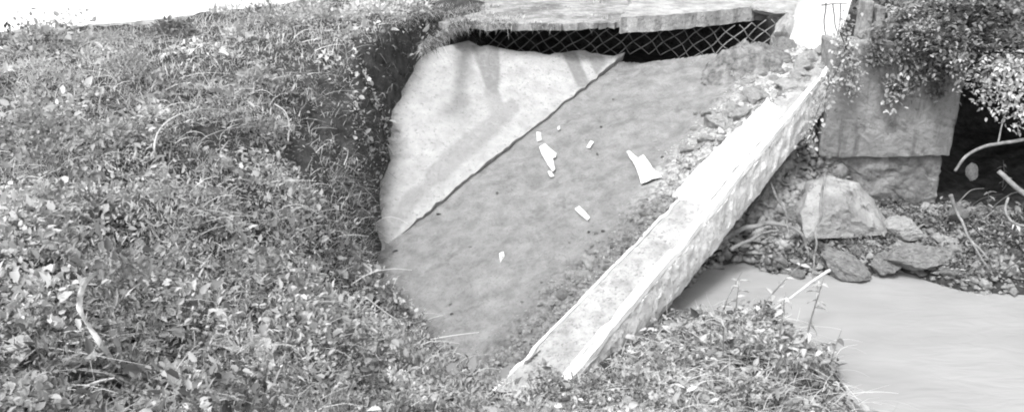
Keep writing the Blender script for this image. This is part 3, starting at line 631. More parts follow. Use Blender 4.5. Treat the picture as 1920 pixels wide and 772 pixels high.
def leaves(base, d, L_, W_, tone, fold=.18, roll=None):
    n = len(base); d = d / np.linalg.norm(d, axis=1)[:, None]
    up = np.tile(np.array([0, 0, 1.]), (n, 1)) + rng.normal(0, .35 if roll is None else roll, (n, 3))
    s = np.cross(d, up); s /= np.linalg.norm(s, axis=1)[:, None] + 1e-9; nn = np.cross(s, d)
    l, w_ = L_[:, None], W_[:, None]; V = np.zeros((n, 7, 3))
    V[:, 0] = base; V[:, 1] = base + d * l * .5 - nn * w_ * fold * .4; V[:, 2] = base + d * l - nn * l * .12
    V[:, 3] = base + d * l * .22 - s * w_ * .42 + nn * w_ * fold; V[:, 4] = base + d * l * .62 - s * w_ * .42 + nn * w_ * fold * .7
    V[:, 5] = base + d * l * .22 + s * w_ * .42 + nn * w_ * fold; V[:, 6] = base + d * l * .62 + s * w_ * .42 + nn * w_ * fold * .7
    T = np.array([[0, 1, 3], [3, 1, 4], [4, 1, 2], [0, 5, 1], [5, 6, 1], [6, 2, 1]])
    return V.reshape(-1, 3), (np.arange(n)[:, None, None] * 7 + T[None]).reshape(-1, 3), np.repeat(tone, 7)
def merge(parts):
    V, F, T = [], [], []; o = 0
    for v, f, t in parts: V.append(v); F.append(f + o); T.append(t); o += len(v)
    return np.vstack(V), np.vstack(F), np.concatenate(T)
def veg(name, parts, m, parent=None):
    v, f, t = merge(parts); return link(name, mesh_tris(name, v, f, t), m, parent)

# ------------------------------------------------------------------ grass of the bank
def sample(n, r0, r1, a0, a1):
    r = np.exp(rng.uniform(math.log(r0), math.log(r1), n)); a = rng.uniform(R(a0), R(a1), n)
    return np.sin(a) * r, np.cos(a) * r, r
ROADP = np.array(road_pts); SHP = np.array(sh)
def beam_clear(x, y): return ~((along(x, y) > -.42) & (across(x, y) > -.10) & (across(x, y) < .42))
def bank_mask(x, y, edge=.02):
    z = ground(x, y)
    ok = (sdist(x, y, PIT) > edge) & (sdist(x, y, CREEK) > .02) & (sdist(x, y, ROADP) > -.03) & (sdist(x, y, SHP) > 0)
    ok &= beam_clear(x, y) & ~((y > 8.8) & (x > -.3)) & ((across(x, y) < .0) | (y < 4.7)) & (z > WATER + .02)
    return ok, z
def bare(x, y): return fbm(x, y, 2.2, 4, 41) + .35 * fbm(x, y, 7, 2, 43)
def lognorm(med, sg, n, lo, hi): return np.clip(np.exp(rng.normal(math.log(med), sg, n)), lo, hi)
def dirs(n, lo, hi):
    az = rng.uniform(0, 6.28, n); el = rng.uniform(lo, hi, n); return np.stack([np.cos(az) * np.cos(el), np.sin(az) * np.cos(el), np.sin(el)], 1)
def straws(base, ln, w_, tone, up=.35, bow=.5):
    """long bowed dry strands, five joints each"""
    n = len(base); az = rng.uniform(0, 6.28, n); d = np.stack([np.cos(az), np.sin(az), np.zeros(n)], 1); s = np.stack([-np.sin(az), np.cos(az), np.zeros(n)], 1)
    cur = rng.normal(0, bow, n); V = np.zeros((n, 10, 3)); el = rng.uniform(.1, up, n)
    for k in range(5):
        t = k / 4; c = base + d * (ln * t)[:, None] + s * (ln * cur * t * t)[:, None]; c[:, 2] += ln * (el * 2.2 * t * (1 - t) + el * .4 * t)
        ww_ = (w_ * (1 - .7 * t))[:, None] / 2; sd = s + np.array([0, 0, .7]); V[:, 2 * k] = c - sd * ww_; V[:, 2 * k + 1] = c + sd * ww_
    T = np.array([q for k in range(4) for q in ((2 * k, 2 * k + 1, 2 * k + 3), (2 * k, 2 * k + 3, 2 * k + 2))])
    return V.reshape(-1, 3), (np.arange(n)[:, None, None] * 10 + T[None]).reshape(-1, 3), np.repeat(tone, 10)
x, y, r = sample(230000, 1.9, 12.5, -50, 12); ok, z = bank_mask(x, y); dens = bare(x, y); hl = hole(x, y); rimd = np.exp(-((y - 7.7) / .8) ** 2) * (sdist(x, y, PIT) < .42 + .25 * fbm(x, y, 3, 2, 9)) * (x < 0)
ok &= (dens > -.26 + rng.uniform(-.06, .06, len(x))) & (hl < rng.uniform(.3, 1.4, len(x))) & (rng.random(len(x)) > rimd * .8)
x, y, z, r, dens = x[ok], y[ok], z[ok], r[ok], dens[ok]; n = len(x)
clump = fbm(x, y, 1.3, 4, 51) * 1.8; far = sstep(3.5, 8.5, r)
Lb = lognorm(.075, .42, n, .03, .24) * (1 + .5 * clump); Wb = rng.uniform(.003, .0075, n) * (1 + .2 * far)
tone = np.clip((.25 + .20 * clump * (1 - .5 * far) + rng.normal(0, .05, n) * (1 - .4 * far) + .17 * far), .04, .6); dry = rng.random(n) < .16 + .22 * far; tone[dry] = rng.uniform(.35, .65, dry.sum())
P1 = blades(np.stack([x, y, z - .01], 1), Lb, Wb, np.clip(rng.normal(.8, .22, n), .1, .99), rng.uniform(0, 6.28, n), tone, rng.uniform(0, .35, n))
i_ = rng.choice(n, 9000, False, p=(1 / (r ** .8)) / (1 / (r ** .8)).sum()); hl_ = rng.uniform(.01, .07, 9000)
P2 = straws(np.stack([x[i_], y[i_], z[i_] + hl_], 1), lognorm(.16, .4, 9000, .06, .45), rng.uniform(.002, .0055, 9000) * (1 + .5 * far[i_]), np.clip(rng.normal(.42, .13, 9000), .1, .75))
tag(veg('grass', [P1, P2], M['grass']), 'tangled short grass covering the bank', 'grass', kind='stuff')
# low creeping leaves between the grass
x, y, r = sample(150000, 1.9, 9.5, -50, 14); ok, z = bank_mask(x, y); ok &= (fbm(x, y, 1.7, 3, 61) + .3 * fbm(x, y, 8, 2, 63) > -.02 + .34 * sstep(4, 7.5, r) + .10 * (1 - sstep(2.6, 3.8, r))) & (hole(x, y) < rng.uniform(.35, 2.4, len(x)))
x, y, z, r = x[ok], y[ok], z[ok], r[ok]; n = len(x); ll = lognorm(.030, .42, n, .012, .11)
tone = np.clip(.25 + .16 * fbm(x, y, 1.3, 3, 52) * 2 + rng.normal(0, .055, n), .05, .6)
tag(veg('ground_cover', [leaves(np.stack([x, y, z + rng.uniform(.0, .10, n)], 1), dirs(n, -.5, .9), ll, ll * rng.uniform(.25, .75, n), tone, .22, .6)], M['leaf']), 'low creeping leaves among the grass of the bank', 'ground cover', kind='stuff')
# feathery weed heaps
cx, cy, cr_ = sample(2600, 1.9, 11, -50, 12); ok, _ = bank_mask(cx, cy, .05); cx, cy, cr_ = cx[ok], cy[ok], cr_[ok]; nc = len(cx); keep_ = (rng.random(nc) > .75 * sstep(4.4, 7.2, cr_)) & (rng.random(nc) > .78 * (1 - sstep(2.6, 4.0, cr_))); cx, cy, cr_ = cx[keep_], cy[keep_], cr_[keep_]; nc = len(cx); rad = lognorm(.17, .45, nc, .06, .45); hh = rad * rng.uniform(.5, 1.35, nc) * (1 - .3 * sstep(5, 9, cr_)); ct = np.clip(rng.normal(.30, .11, nc) + .08 * sstep(5, 9, cr_), .08, .6)
bx, by, bd_ = sample(150, 2.4, 9.5, -48, 6); ok, _ = bank_mask(bx, by, .12); bx, by, bd_ = bx[ok], by[ok], bd_[ok]; nb = len(bx)
cx, cy, cr_ = np.r_[cx, bx], np.r_[cy, by], np.r_[cr_, bd_]; rad = np.r_[rad, rng.uniform(.24, .5, nb)]; hh = np.r_[hh, rng.uniform(.20, .42, nb) * (1 - .35 * sstep(5, 9, bd_))]; ct = np.r_[ct, np.clip(rng.normal(.33, .10, nb), .14, .55)]
cnt = np.r_[np.full(nc, 95), np.full(nb, 620)]; nc += nb; k = np.repeat(np.arange(nc), cnt); n = len(k); dx, dy = rng.normal(0, .45, n), rng.normal(0, .45, n); x, y = cx[k] + dx * rad[k], cy[k] + dy * rad[k]; ok, z = bank_mask(x, y, -.02); ok &= hole(x, y) < rng.uniform(.3, 1.6, n)
dome = np.clip(1 - (dx ** 2 + dy ** 2), 0, 1); zz = z + hh[k] * dome * rng.uniform(.05, 1, n) ** .6; x, y, zz, k2, dx, dy = x[ok], y[ok], zz[ok], k[ok], dx[ok], dy[ok]; n = len(x)
d = np.stack([dx, dy, rng.uniform(-.2, .9, n)], 1) + rng.normal(0, .45, (n, 3)); ll = lognorm(.026, .45, n, .010, .09) * (1 + .25 * sstep(5, 9, cr_[k2])); asp = np.where(rng.random(nc) < .45, .22, .6)[k2] * rng.uniform(.8, 1.2, n)
tag(veg('bank_weeds', [leaves(np.stack([x, y, zz], 1), d, ll, ll * asp, np.clip(ct[k2] + rng.normal(0, .045, n), .05, .7), .2, .7)], M['leaf']), 'feathery weed heaps tangled over the bank', 'weeds', kind='stuff')
# straw and roots hanging over the cut edge of the pit
rim = []
pl = [np.array(p) for p in PIT[1:13]]
for a, b in zip(pl, pl[1:]):
    for k in range(int(np.linalg.norm(b - a) / .0018)): rim.append(a + (b - a) * rng.random())
rim = np.array(rim); cen = np.array([0.3, 7.2]); out = rim - cen; out /= np.linalg.norm(out, axis=1)[:, None]
rim = rim + out * rng.uniform(.0, .34, len(rim))[:, None]; z = ground(rim[:, 0], rim[:, 1]); n = len(rim)
az = np.arctan2(-out[:, 1], -out[:, 0]) + rng.normal(0, .7, n); Lb = rng.uniform(.08, .24, n)
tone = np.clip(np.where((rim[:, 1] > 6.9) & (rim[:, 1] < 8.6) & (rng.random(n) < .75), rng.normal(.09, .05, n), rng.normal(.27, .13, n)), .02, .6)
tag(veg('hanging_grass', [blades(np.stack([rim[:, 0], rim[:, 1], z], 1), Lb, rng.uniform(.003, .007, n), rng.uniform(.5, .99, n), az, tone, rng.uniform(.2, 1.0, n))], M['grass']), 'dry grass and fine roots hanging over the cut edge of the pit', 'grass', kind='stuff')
# sparse dry grass on the shoulder and along the road edges
x = rng.uniform(-3.5, 3.2, 26000); y = rng.uniform(8.3, 12, 26000); ok = (sdist(x, y, SHP) < -.01) & (fbm(x, y, 3, 4, 71) + .16 * (x < -.6) - .10 * (x > .2) - .14 * (x > 1.1) > .0)
x, y = x[ok], y[ok]; n = len(x)
tag(veg('shoulder_grass', [blades(np.stack([x, y, np.full(n, 2.612)], 1), rng.uniform(.02, .07, n), rng.uniform(.005, .011, n), rng.uniform(.5, .98, n), rng.uniform(0, 6.28, n), np.clip(rng.normal(.3, .1, n), .08, .6), .1)], M['grass']), 'sparse dry grass on the broken road shoulder', 'grass', kind='stuff')
fr_ = [P(u, v, 2.575)[:2] for u, v in [(790, 96), (820, 78), (850, 54), (880, 48), (960, 51), (1050, 51), (1120, 48)]]; q_ = []
for a, b, c_ in zip(fr_, fr_[1:], [900, 900, 500, 260, 60, 20]): q_ += [a + (b - a) * rng.random() for _ in range(c_)]
q_ = np.array(q_); n = len(q_); q_[:, 1] += rng.uniform(.0, .12, n); az = rng.normal(-1.57, .8, n)
tag(veg('edge_grass', [blades(np.stack([q_[:, 0], q_[:, 1], rng.uniform(2.55, 2.62, n)], 1), lognorm(.09, .4, n, .03, .22), rng.uniform(.004, .009, n), rng.uniform(.5, .99, n), az, np.clip(rng.normal(.26, .16, n), .03, .6), rng.uniform(.2, 1.3, n))], M['grass']), 'ragged grass and roots hanging from the edge of the road shoulder', 'grass', kind='stuff')
# weeds of the low mound in front of the wing wall and the creek
MOUND = xy(*[P(u, v, 1.0) for u, v in [(890, 738), (1060, 735), (1125, 680), (1195, 640), (1250, 606), (1330, 600), (1450, 606), (1560, 650), (1605, 730), (1640, 790), (1600, 900), (800, 900), (800, 760)]])
x = rng.uniform(-.8, 3, 120000); y = rng.uniform(3.4, 5.9, 120000); sd = sdist(x, y, MOUND); ok = sd < rng.uniform(-.2, .08, len(x)) + .34 * fbm(x, y, 4, 3, 83); z = ground(x, y); cl = fbm(x, y, 3.2, 4, 81); ok &= beam_clear(x, y) & (z > WATER - .02) & (cl > -.10 + rng.uniform(-.08, .08, len(x)))
x, y, z, cl = x[ok], y[ok], z[ok], cl[ok]; hgt = np.clip(.09 + .35 * cl, .02, .26); sel = rng.random(len(x)) < .5; n = sel.sum(); m_ = len(x) - n; ll = lognorm(.034, .45, m_, .012, .12)
tn = lambda x, y, k: np.clip(.30 + .42 * fbm(x, y, 2.4, 4, 82) + rng.normal(0, .12, k), .06, .8)
i_ = rng.choice(len(x), 2600, False)
tag(veg('weeds', [blades(np.stack([x[sel], y[sel], z[sel]], 1), lognorm(.09, .45, n, .03, .28), rng.uniform(.003, .008, n), np.clip(rng.normal(.75, .25, n), .1, .99), rng.uniform(0, 6.28, n), tn(x[sel], y[sel], n), rng.uniform(0, .4, n)),
                  leaves(np.stack([x[~sel], y[~sel], z[~sel] + hgt[~sel] * rng.uniform(0, 1.2, m_)], 1), dirs(m_, -.8, .9), ll, ll * rng.uniform(.2, .75, m_), tn(x[~sel], y[~sel], m_), .25, .8),
                  straws(np.stack([x[i_], y[i_], z[i_] + rng.uniform(.02, .16, 2600)], 1), lognorm(.16, .4, 2600, .06, .4), rng.uniform(.002, .0045, 2600), np.clip(rng.normal(.38, .12, 2600), .12, .65))], M['leaf']), 'pale tangled weeds on the low mound by the water', 'weeds', kind='stuff')
# undergrowth on the creek bank under the bridge and between wall and abutment
x = rng.uniform(1.6, 6.5, 60000); y = rng.uniform(5.6, 9, 60000); z = ground(x, y)
ok = (z > WATER + .02) & (sdist(x, y, CREEK) > .02) & (across(x, y) > .5) & (y < AY - .05 - .5 * (x > 4.3)) & (fbm(x, y, 3, 3, 91) > .02 - .1 * (x > 4.2)) & (x < 6.5)
x, y, z = x[ok], y[ok], z[ok]; n = len(x); az = rng.uniform(0, 6.28, n); el = rng.uniform(-.3, .9, n); d = np.stack([np.cos(az) * np.cos(el), np.sin(az) * np.cos(el), np.sin(el)], 1); ll = rng.uniform(.02, .055, n)
tag(veg('undergrowth', [leaves(np.stack([x, y, z + rng.uniform(0, .08, n)], 1), d, ll, ll * rng.uniform(.25, .6, n), np.clip(rng.normal(.16, .09, n), .03, .5))], M['leaf']), 'dark matted undergrowth on the creek bank by the abutment', 'undergrowth', kind='stuff')

# ------------------------------------------------------------------ broad leaved weeds: thing > stem, leaf
def broad_leaf(seed, fold=.25, bend=.5, lobes=0):
    rr = random.Random(seed); V = []; F = []; nu, nv = 9, 5
    for i in range(nu):
        t = i / (nu - 1); wd = (math.sin(math.pi * min(1, t ** .75)) ** .8) * .5 * (1 - .25 * t) if 0 < t < 1 else .012
        wd *= 1 + (.18 * math.sin(t * 19 + seed) if lobes else .06 * math.sin(t * 23 + seed))
        for j in range(nv):
            s = (j / (nv - 1)) * 2 - 1
            V.append((s * wd * .62, t, abs(s) * wd * fold - bend * t * t * .5 + .03 * math.sin(t * 9 + s * 3 + seed)))
    for i in range(nu - 1):
        for j in range(nv - 1): a = i * nv + j; F.append((a, a + 1, a + nv + 1, a + nv))
    return V, F
def leaf_meshes(tones):
    out = []
    for k, tn_ in enumerate(tones):
        V, F = broad_leaf(k, .15 + .06 * (k % 4), .25 + .16 * (k % 4), k % 2); me = bpy.data.meshes.new('leaf'); me.from_pydata(V, [], F); smooth(me)
        a = me.attributes.new('tone', 'FLOAT', 'POINT'); a.data.foreach_set('value', [tn_ * (1 + (.25 if i % 5 == 2 else 0)) for i in range(len(V))]); me.materials.append(M['leaf']); out.append(me)
    return out
LM = leaf_meshes([.16, .24, .30, .35, .12, .40, .26, .48, .19, .33])
def weed_plant(loc, h, n, ll, label, group, lean=(0, 0), pale=None, name='weed_plant', aspect=.9, seed=0, nostem=False):
    rr = random.Random(seed); root = empty(name, loc, label, 'plant', group, rr.uniform(0, 6.28))
    top = Vector((lean[0], lean[1], h)); pts = [Vector((0, 0, -.03)), Vector((lean[0] * .3, lean[1] * .3, h * .5)), top]
    stick('stem', pts, .004 + .01 * h, .002, M['root'], root, 5)
    q = curve_pts(pts, 6)
    for k in range(n):
        c = q[min(len(q) - 1, int((.15 + .85 * rr.random()) * (len(q) - 1)))]
        me = LM[rr.choice(pale) if pale else rr.randrange(len(LM))]; o = bpy.data.objects.new('leaf', me); C.objects.link(o); o.parent = root; o.location = c
        s = ll * rr.uniform(.6, 1.15); o.scale = (s * aspect * rr.uniform(.8, 1.1), s, s); o.rotation_euler = (rr.uniform(-.7, .9), rr.uniform(-.7, .7), k * 2.4 + rr.uniform(-.9, .9))
    return root
G2, G3 = 'broad leaved weeds in the bank grass', 'leafy weeds on the low mound'
spots = [(80, 700, .16, 4, .16, 'tall weed with broad drooping leaves at the edge of the dark straw', [1, 3, 9]), (180, 745, .18, 4, .17, 'weed with the widest pale leaves of the lowest bank', [3, 5]), (50, 590, .10, 3, .17, 'weed with one wide pale leaf lying over dark straw', [3, 5]), (120, 735, .12, 5, .17, 'weed with arching dock leaves at the bottom corner of the bank', [6, 3, 1]), (225, 760, .06, 4, .13, 'weed with a bright white leaf beside the arching dock leaves', [7, 5]),
         (30, 660, .06, 4, .16, 'low dark broad leaved weed under the wide pale leaf', [0, 4, 8]), (270, 655, .08, 5, .12, 'weed with folded mid grey leaves beside the crossing stems', [2, 6]), (455, 585, .07, 2, .075, 'small weed with a single upright white leaf', [7, 5]),
         (560, 710, .05, 3, .10, 'weed with one round pale leaf near the bank edge', [3, 5]), (545, 745, .06, 5, .12, 'weed with dark hanging leaves below the round pale leaf', [4, 0]), (440, 735, .08, 4, .13, 'weed with a blurred broad leaf standing in mid slope', [2, 6]),
         (250, 570, .05, 4, .09, 'weed with small square grey leaves beside the curled blade', [1, 2]), (310, 540, .06, 5, .08, 'weed with a crown of narrow pale leaves', [3, 5, 7]), (350, 610, .05, 4, .08, 'small rounded weed below the crown of narrow leaves', [2, 6]),
         (630, 770, .04, 4, .10, 'weed with bright crumpled leaves at the lowest bank edge', [7, 5]), (30, 270, .08, 4, .2, 'weed with long flattened pale leaf on the upper bank', [3, 6]), (140, 262, .05, 4, .2, 'weed with wide folded pale leaves on the upper bank', [5, 3])]
for k, (u, v, h, n, ll, t, pal) in enumerate(spots): weed_plant(hit(u, v), h, n, ll, t, G2, (random.uniform(-.04, .04), random.uniform(-.04, .04)), pal, seed=k)
k = 0
while k < 60:
    u, v = random.uniform(-60, 900), random.uniform(560, 790)
    if u > 650 and v < 620 + (u - 650) * .45: continue
    q = hit(u, v); weed_plant(q, random.uniform(.03, .1), random.randint(3, 6), random.uniform(.04, .1), 'small broad leaved weed scattered in the grass of the lower bank', 'small weeds of the lower bank', (random.uniform(-.04, .04), random.uniform(-.04, .04)), None, seed=50 + k); k += 1
k = 0
while k < 26:
    u, v = random.uniform(-40, 640), random.uniform(610, 790); q = hit(u, v); weed_plant(q, random.uniform(.05, .12), random.randint(3, 5), random.uniform(.10, .17), 'big broad leaved weed at the lowest part of the bank', 'big weeds of the lower bank', (random.uniform(-.05, .05), random.uniform(-.05, .05)), None, seed=900 + k); k += 1
k = 0
while k < 45:
    u, v = random.uniform(880, 1600), random.uniform(600, 790)
    if v < 712 - (u - 930) * .36 or u > 1540 + (v - 640) * .4 or sdist(np.array(P(u, v, 1.0)[0]), np.array(P(u, v, 1.0)[1]), MOUND) > -.02: continue
    q = hit(u, v); weed_plant(q, random.uniform(.04, .14), random.randint(4, 7), random.uniform(.035, .085), 'small leafy weed scattered on the low mound by the creek', G3, (random.uniform(-.05, .05), random.uniform(-.05, .05)), [2, 3, 5, 6, 7, 9], seed=200 + k); k += 1
# tall weeds leaning over the water
for k, (u, v, h, dx, n, ll, t) in enumerate([(1400, 640, .62, .55, 14, .10, 'tall leaning weed with a pale bare stem reaching over the water'), (1500, 690, .66, .16, 20, .09, 'tall upright weed with white leaves standing at the water edge'), (1375, 625, .42, .04, 11, .09, 'tall weed with a white heart shaped leaf next to the leaning stem'),
                                           (1545, 730, .42, .14, 14, .075, 'dark stemmed weed at the lowest tip of the mound'), (1455, 680, .5, .05, 16, .08, 'bushy weed between the two tall weeds')]):
    weed_plant(hit(u, v), h, n, ll, t, G3, (dx * .7, .1), [7, 5, 9, 3] if k != 3 else [0, 4, 1], 'tall_weed', .8, 400 + k)
    bpy.data.objects[[o.name for o in C.objects if o.name.startswith('tall_weed')][-1]].rotation_euler.z = 0

for k in range(16):
    u, v = random.uniform(1330, 1590), random.uniform(612, 740); v = max(v, 612 + max(0, (u - 1450)) * .8)
    o = weed_plant(hit(u, v), random.uniform(.16, .45), random.randint(8, 15), random.uniform(.045, .085), 'leafy vine rising at the water edge of the low mound', 'leafy vines at the water edge', (random.uniform(-.05, .25), random.uniform(-.1, .1)), [2, 3, 5, 6, 7, 9, 4], 'vine', random.uniform(.5, 1.0), 800 + k); o.rotation_euler.z = random.uniform(-.6, .6)
# ------------------------------------------------------------------ single blades, arcs and sticks on the bank
def arc(name, uvz, label, r0, r1, m='straw', cat='stem', grp=None, flat=None):
    pts = []
    for u, v, h in uvz:
        q = hit(u, v); d = Vector(ray(u, v)); q = q - d * (h / .42); pts.append(q)
    o = stick(name, pts, r0, r1, M[m], None, 10); return tag(o, label, cat, grp)
G4 = 'dry stems on the bank'
def broad_blade(uvs, w0, label, tone=.34):
    q = curve_pts([hit(u, v) - Vector(ray(u, v)) * (h / .42) for u, v, h in uvs], 8); bm = bmesh.new(); prev = None; n = len(q)
    for i, p in enumerate(q):
        t = (q[min(i + 1, n - 1)] - q[max(0, i - 1)]).normalized(); view = (Vector(EYE) - p).normalized(); s = t.cross(view + Vector((.5, 0, 0))).normalized()
        w_ = w0 * (math.sin(math.pi * (.12 + .86 * i / (n - 1))) ** .7) * .5; up = s.cross(t) * w_ * .35
        ring = [bm.verts.new(p - s * w_ + up), bm.verts.new(p), bm.verts.new(p + s * w_ + up)]
        if prev: bm.faces.new((prev[0], prev[1], ring[1], ring[0])); bm.faces.new((prev[1], prev[2], ring[2], ring[1]))
        prev = ring
    g = bmesh.ops.extrude_face_region(bm, geom=list(bm.faces))
    for v in [e for e in g['geom'] if isinstance(e, bmesh.types.BMVert)]: v.co.z -= .0025
    bmesh.ops.recalc_face_normals(bm, faces=bm.faces)
    return tag(bm_obj('grass_blade', bm, M['straw'], None, True), label, 'grass blade')
broad_blade([(215, 680, .10), (180, 632, .17), (150, 585, .22), (152, 545, .24), (170, 518, .24), (205, 500, .21)], .026, 'long wide curled grass blade rising from the dark straw')
arc('dry_stem', [(293, 300, .05), (290, 270, .12), (302, 240, .17), (330, 218, .2), (370, 206, .19), (405, 205, .14)], 'thin white arched stem alone in the middle of the bank', .007, .004)
arc('dry_stem', [(540, 265, .04), (542, 235, .1), (535, 210, .14), (515, 195, .13)], 'short grey arched stem near the cut edge of the pit', .007, .004)
arc('dry_stem', [(0, 758, .05), (60, 752, .07), (110, 738, .06)], 'pale thick stem at the bottom corner of the bank', .008, .006)
arc('dry_stem', [(60, 645, .04), (140, 643, .06), (172, 628, .07)], 'straight pale stem lying behind the curled blade', .006, .004)
arc('dry_stem', [(120, 690, .05), (180, 695, .08), (222, 708, .08), (290, 745, .05)], 'long brown stem crossing under the curled blade', .007, .005, 'root')
arc('dry_stem', [(140, 735, .05), (180, 716, .08), (215, 708, .1)], 'forked pale stem meeting the crossing stem', .006, .004)
arc('dry_stem', [(230, 690, .04), (255, 660, .08), (300, 658, .09)], 'short pale bent stem above the crossing stem', .006, .004)
arc('dry_stem', [(648, 598, .03), (665, 580, .08), (682, 562, .1), (690, 560, .1)], 'short white stick at the lip of the pit', .007, .005)
arc('dry_stem', [(585, 636, .04), (600, 634, .05), (618, 636, .05)], 'tiny white stick lying below the lip of the pit', .007, .006)
arc('dry_stem', [(440, 600, .03), (455, 620, .06), (465, 640, .05)], 'pale hooked stem under the upright white leaf', .006, .005)
arc('dry_stem', [(690, 560, .05), (730, 590, .12), (760, 605, .14), (800, 600, .10)], 'arched straw at the lip of the pit over the dark hole', .005, .003)
arc('dry_stem', [(700, 545, .04), (745, 560, .12), (780, 600, .14), (800, 635, .1)], 'long straw bowed along the rim of the pit', .004, .003)
arc('dry_stem', [(760, 660, .04), (770, 625, .12), (800, 600, .15), (832, 590, .1)], 'straw crossing the bowed straw at the rim', .004, .003)
o = rock(hit(430, 326), (.045, .035, .035), 'two lobed white pebble like litter in the bank grass', None, 'rockpale', 3, None, 'pebble', 'pebble')
o.location.z += .07
# roots and driftwood
G5 = 'roots and branches by the creek'
def branch(uvy, r0, r1, label, m='root', name='root', cat='root', wob=.035, seed=0):
    return tag(stick(name, [Py(u, v, y) for u, v, y in uvy], r0, r1, M[m], None, 10, wob, seed), label, cat, G5)
branch([(1350, 452, 6.75), (1400, 425, 6.85), (1450, 420, 6.9), (1500, 435, 6.9), (1515, 470, 6.85), (1512, 510, 6.8)], .026, .010, 'thick bent root curving over the rubble beside the wing wall')
branch([(1370, 470, 6.6), (1420, 440, 6.75), (1460, 432, 6.8)], .018, .01, 'short root lying under the thick bent root', seed=2)
branch([(1440, 330, 7.3), (1470, 400, 7.0), (1480, 450, 6.8)], .012, .008, 'thin root hanging beside the upright rounded stone', seed=3)
branch([(1400, 400, 7.0), (1440, 345, 7.2), (1475, 300, 7.4)], .02, .015, 'dark root slanting up along the wing wall underside', 'barkdark', seed=4)
branch([(1545, 330, 7.1), (1540, 400, 6.9), (1530, 460, 6.7), (1528, 530, 6.5)], .012, .007, 'long thin root hanging in front of the big boulder', seed=5)
branch([(1790, 320, 7.0), (1815, 290, 7.0), (1850, 272, 7.0), (1880, 268, 7.0), (1960, 255, 7.1)], .012, .016, 'pale arched branch in front of the black opening', 'bark', 'branch', 'branch', .01)
branch([(1872, 270, 7.02), (1880, 230, 7.05), (1893, 190, 7.1)], .008, .004, 'thin twig rising from the pale arched branch', 'bark', 'branch', 'branch', .01)
branch([(1800, 410, 6.95), (1820, 450, 6.8), (1850, 480, 6.6), (1875, 520, 6.35)], .013, .009, 'pale forked branch leaning down to the water edge', 'bark', 'branch', 'branch', .012)
branch([(1822, 455, 6.78), (1845, 490, 6.5), (1862, 515, 6.35)], .009, .006, 'second prong beside the pale forked branch', 'bark', 'branch', 'branch', .01)
branch([(1800, 412, 6.95), (1788, 385, 7.0), (1782, 365, 7.0)], .012, .02, 'short broken stub above the forked branch', 'bark', 'branch', 'branch', .01)
branch([(1870, 320, 7.0), (1900, 345, 6.9), (1960, 390, 6.8)], .02, .024, 'thick grey branch slanting out of the dark opening', 'bark', 'branch', 'branch', .012)
branch([(1890, 370, 6.9), (1885, 395, 6.8), (1905, 420, 6.7), (1960, 425, 6.6)], .011, .012, 'bent branch under the thick grey branch', 'bark', 'branch', 'branch', .012)
branch([(1405, 625, 5.35), (1440, 590, 5.5), (1500, 545, 5.65), (1530, 522, 5.75), (1556, 506, 5.8)], .006, .013, 'pale stick leaning from the mound over the water', 'straw', 'branch', 'branch', .005)
for k, (pts, t) in enumerate([([(1548, 5, 8.5), (1546, 60, 8.45), (1560, 100, 8.3), (1568, 125, 8.2)], 'dark root looping down the white parapet post'), ([(1562, 8, 8.5), (1565, 40, 8.45), (1570, 60, 8.4)], 'short dark root hanging inside the looping root'), ([(1578, 5, 8.4), (1572, 55, 8.3), (1565, 95, 8.2)], 'straight dark root hanging in front of the parapet post'), ([(1540, 10, 8.5), (1560, 8, 8.45), (1590, 6, 8.4)], 'dark root lying across the top of the hanging roots')]):
    branch(pts, .007, .005, t, 'barkdark', 'root', 'root', .012, k)

for k, (u, v, h, n, ll, t) in enumerate([(1800, 420, .22, 9, .09, 'pale leaved weed at the lower corner of the abutment'), (1850, 400, .24, 9, .08, 'grey weed between the two leaning branches of the creek bank'), (1900, 450, .2, 9, .08, 'ragged weed under the bent branch of the creek bank'), (1760, 440, .12, 7, .06, 'low weed on the rubble behind the squared flat rock'), (1880, 350, .3, 8, .08, 'weed at the mouth of the black opening under the arched branch'), (1545, 420, .4, 9, .06, 'thin weed trailing over the big boulder'), (1480, 470, .2, 8, .06, 'weed on the rubble beside the thick bent root')]):
    weed_plant(hit(u, v), h, n, ll, t, 'weeds on the creek bank', (random.uniform(-.06, .06), -.05), None, 'weed_plant', .6, 700 + k)
for k in range(16):
    u, v = random.uniform(1780, 1925), random.uniform(330, 520); q = hit(u, v); a = random.uniform(0, 6.28); l = random.uniform(.15, .45)
    p2 = q + Vector((math.cos(a) * l, math.sin(a) * l * .5 - .1, random.uniform(.05, .3)))
    tag(stick('twig', [q, (q + p2) / 2 + Vector((random.uniform(-.06, .06), 0, random.uniform(.02, .12))), p2], .007, .003, M[random.choice(['bark', 'root', 'barkdark'])], None, 6, .02, k), 'thin twig in the brush on the creek bank by the black opening', 'twig', 'twigs in the creek bank brush')
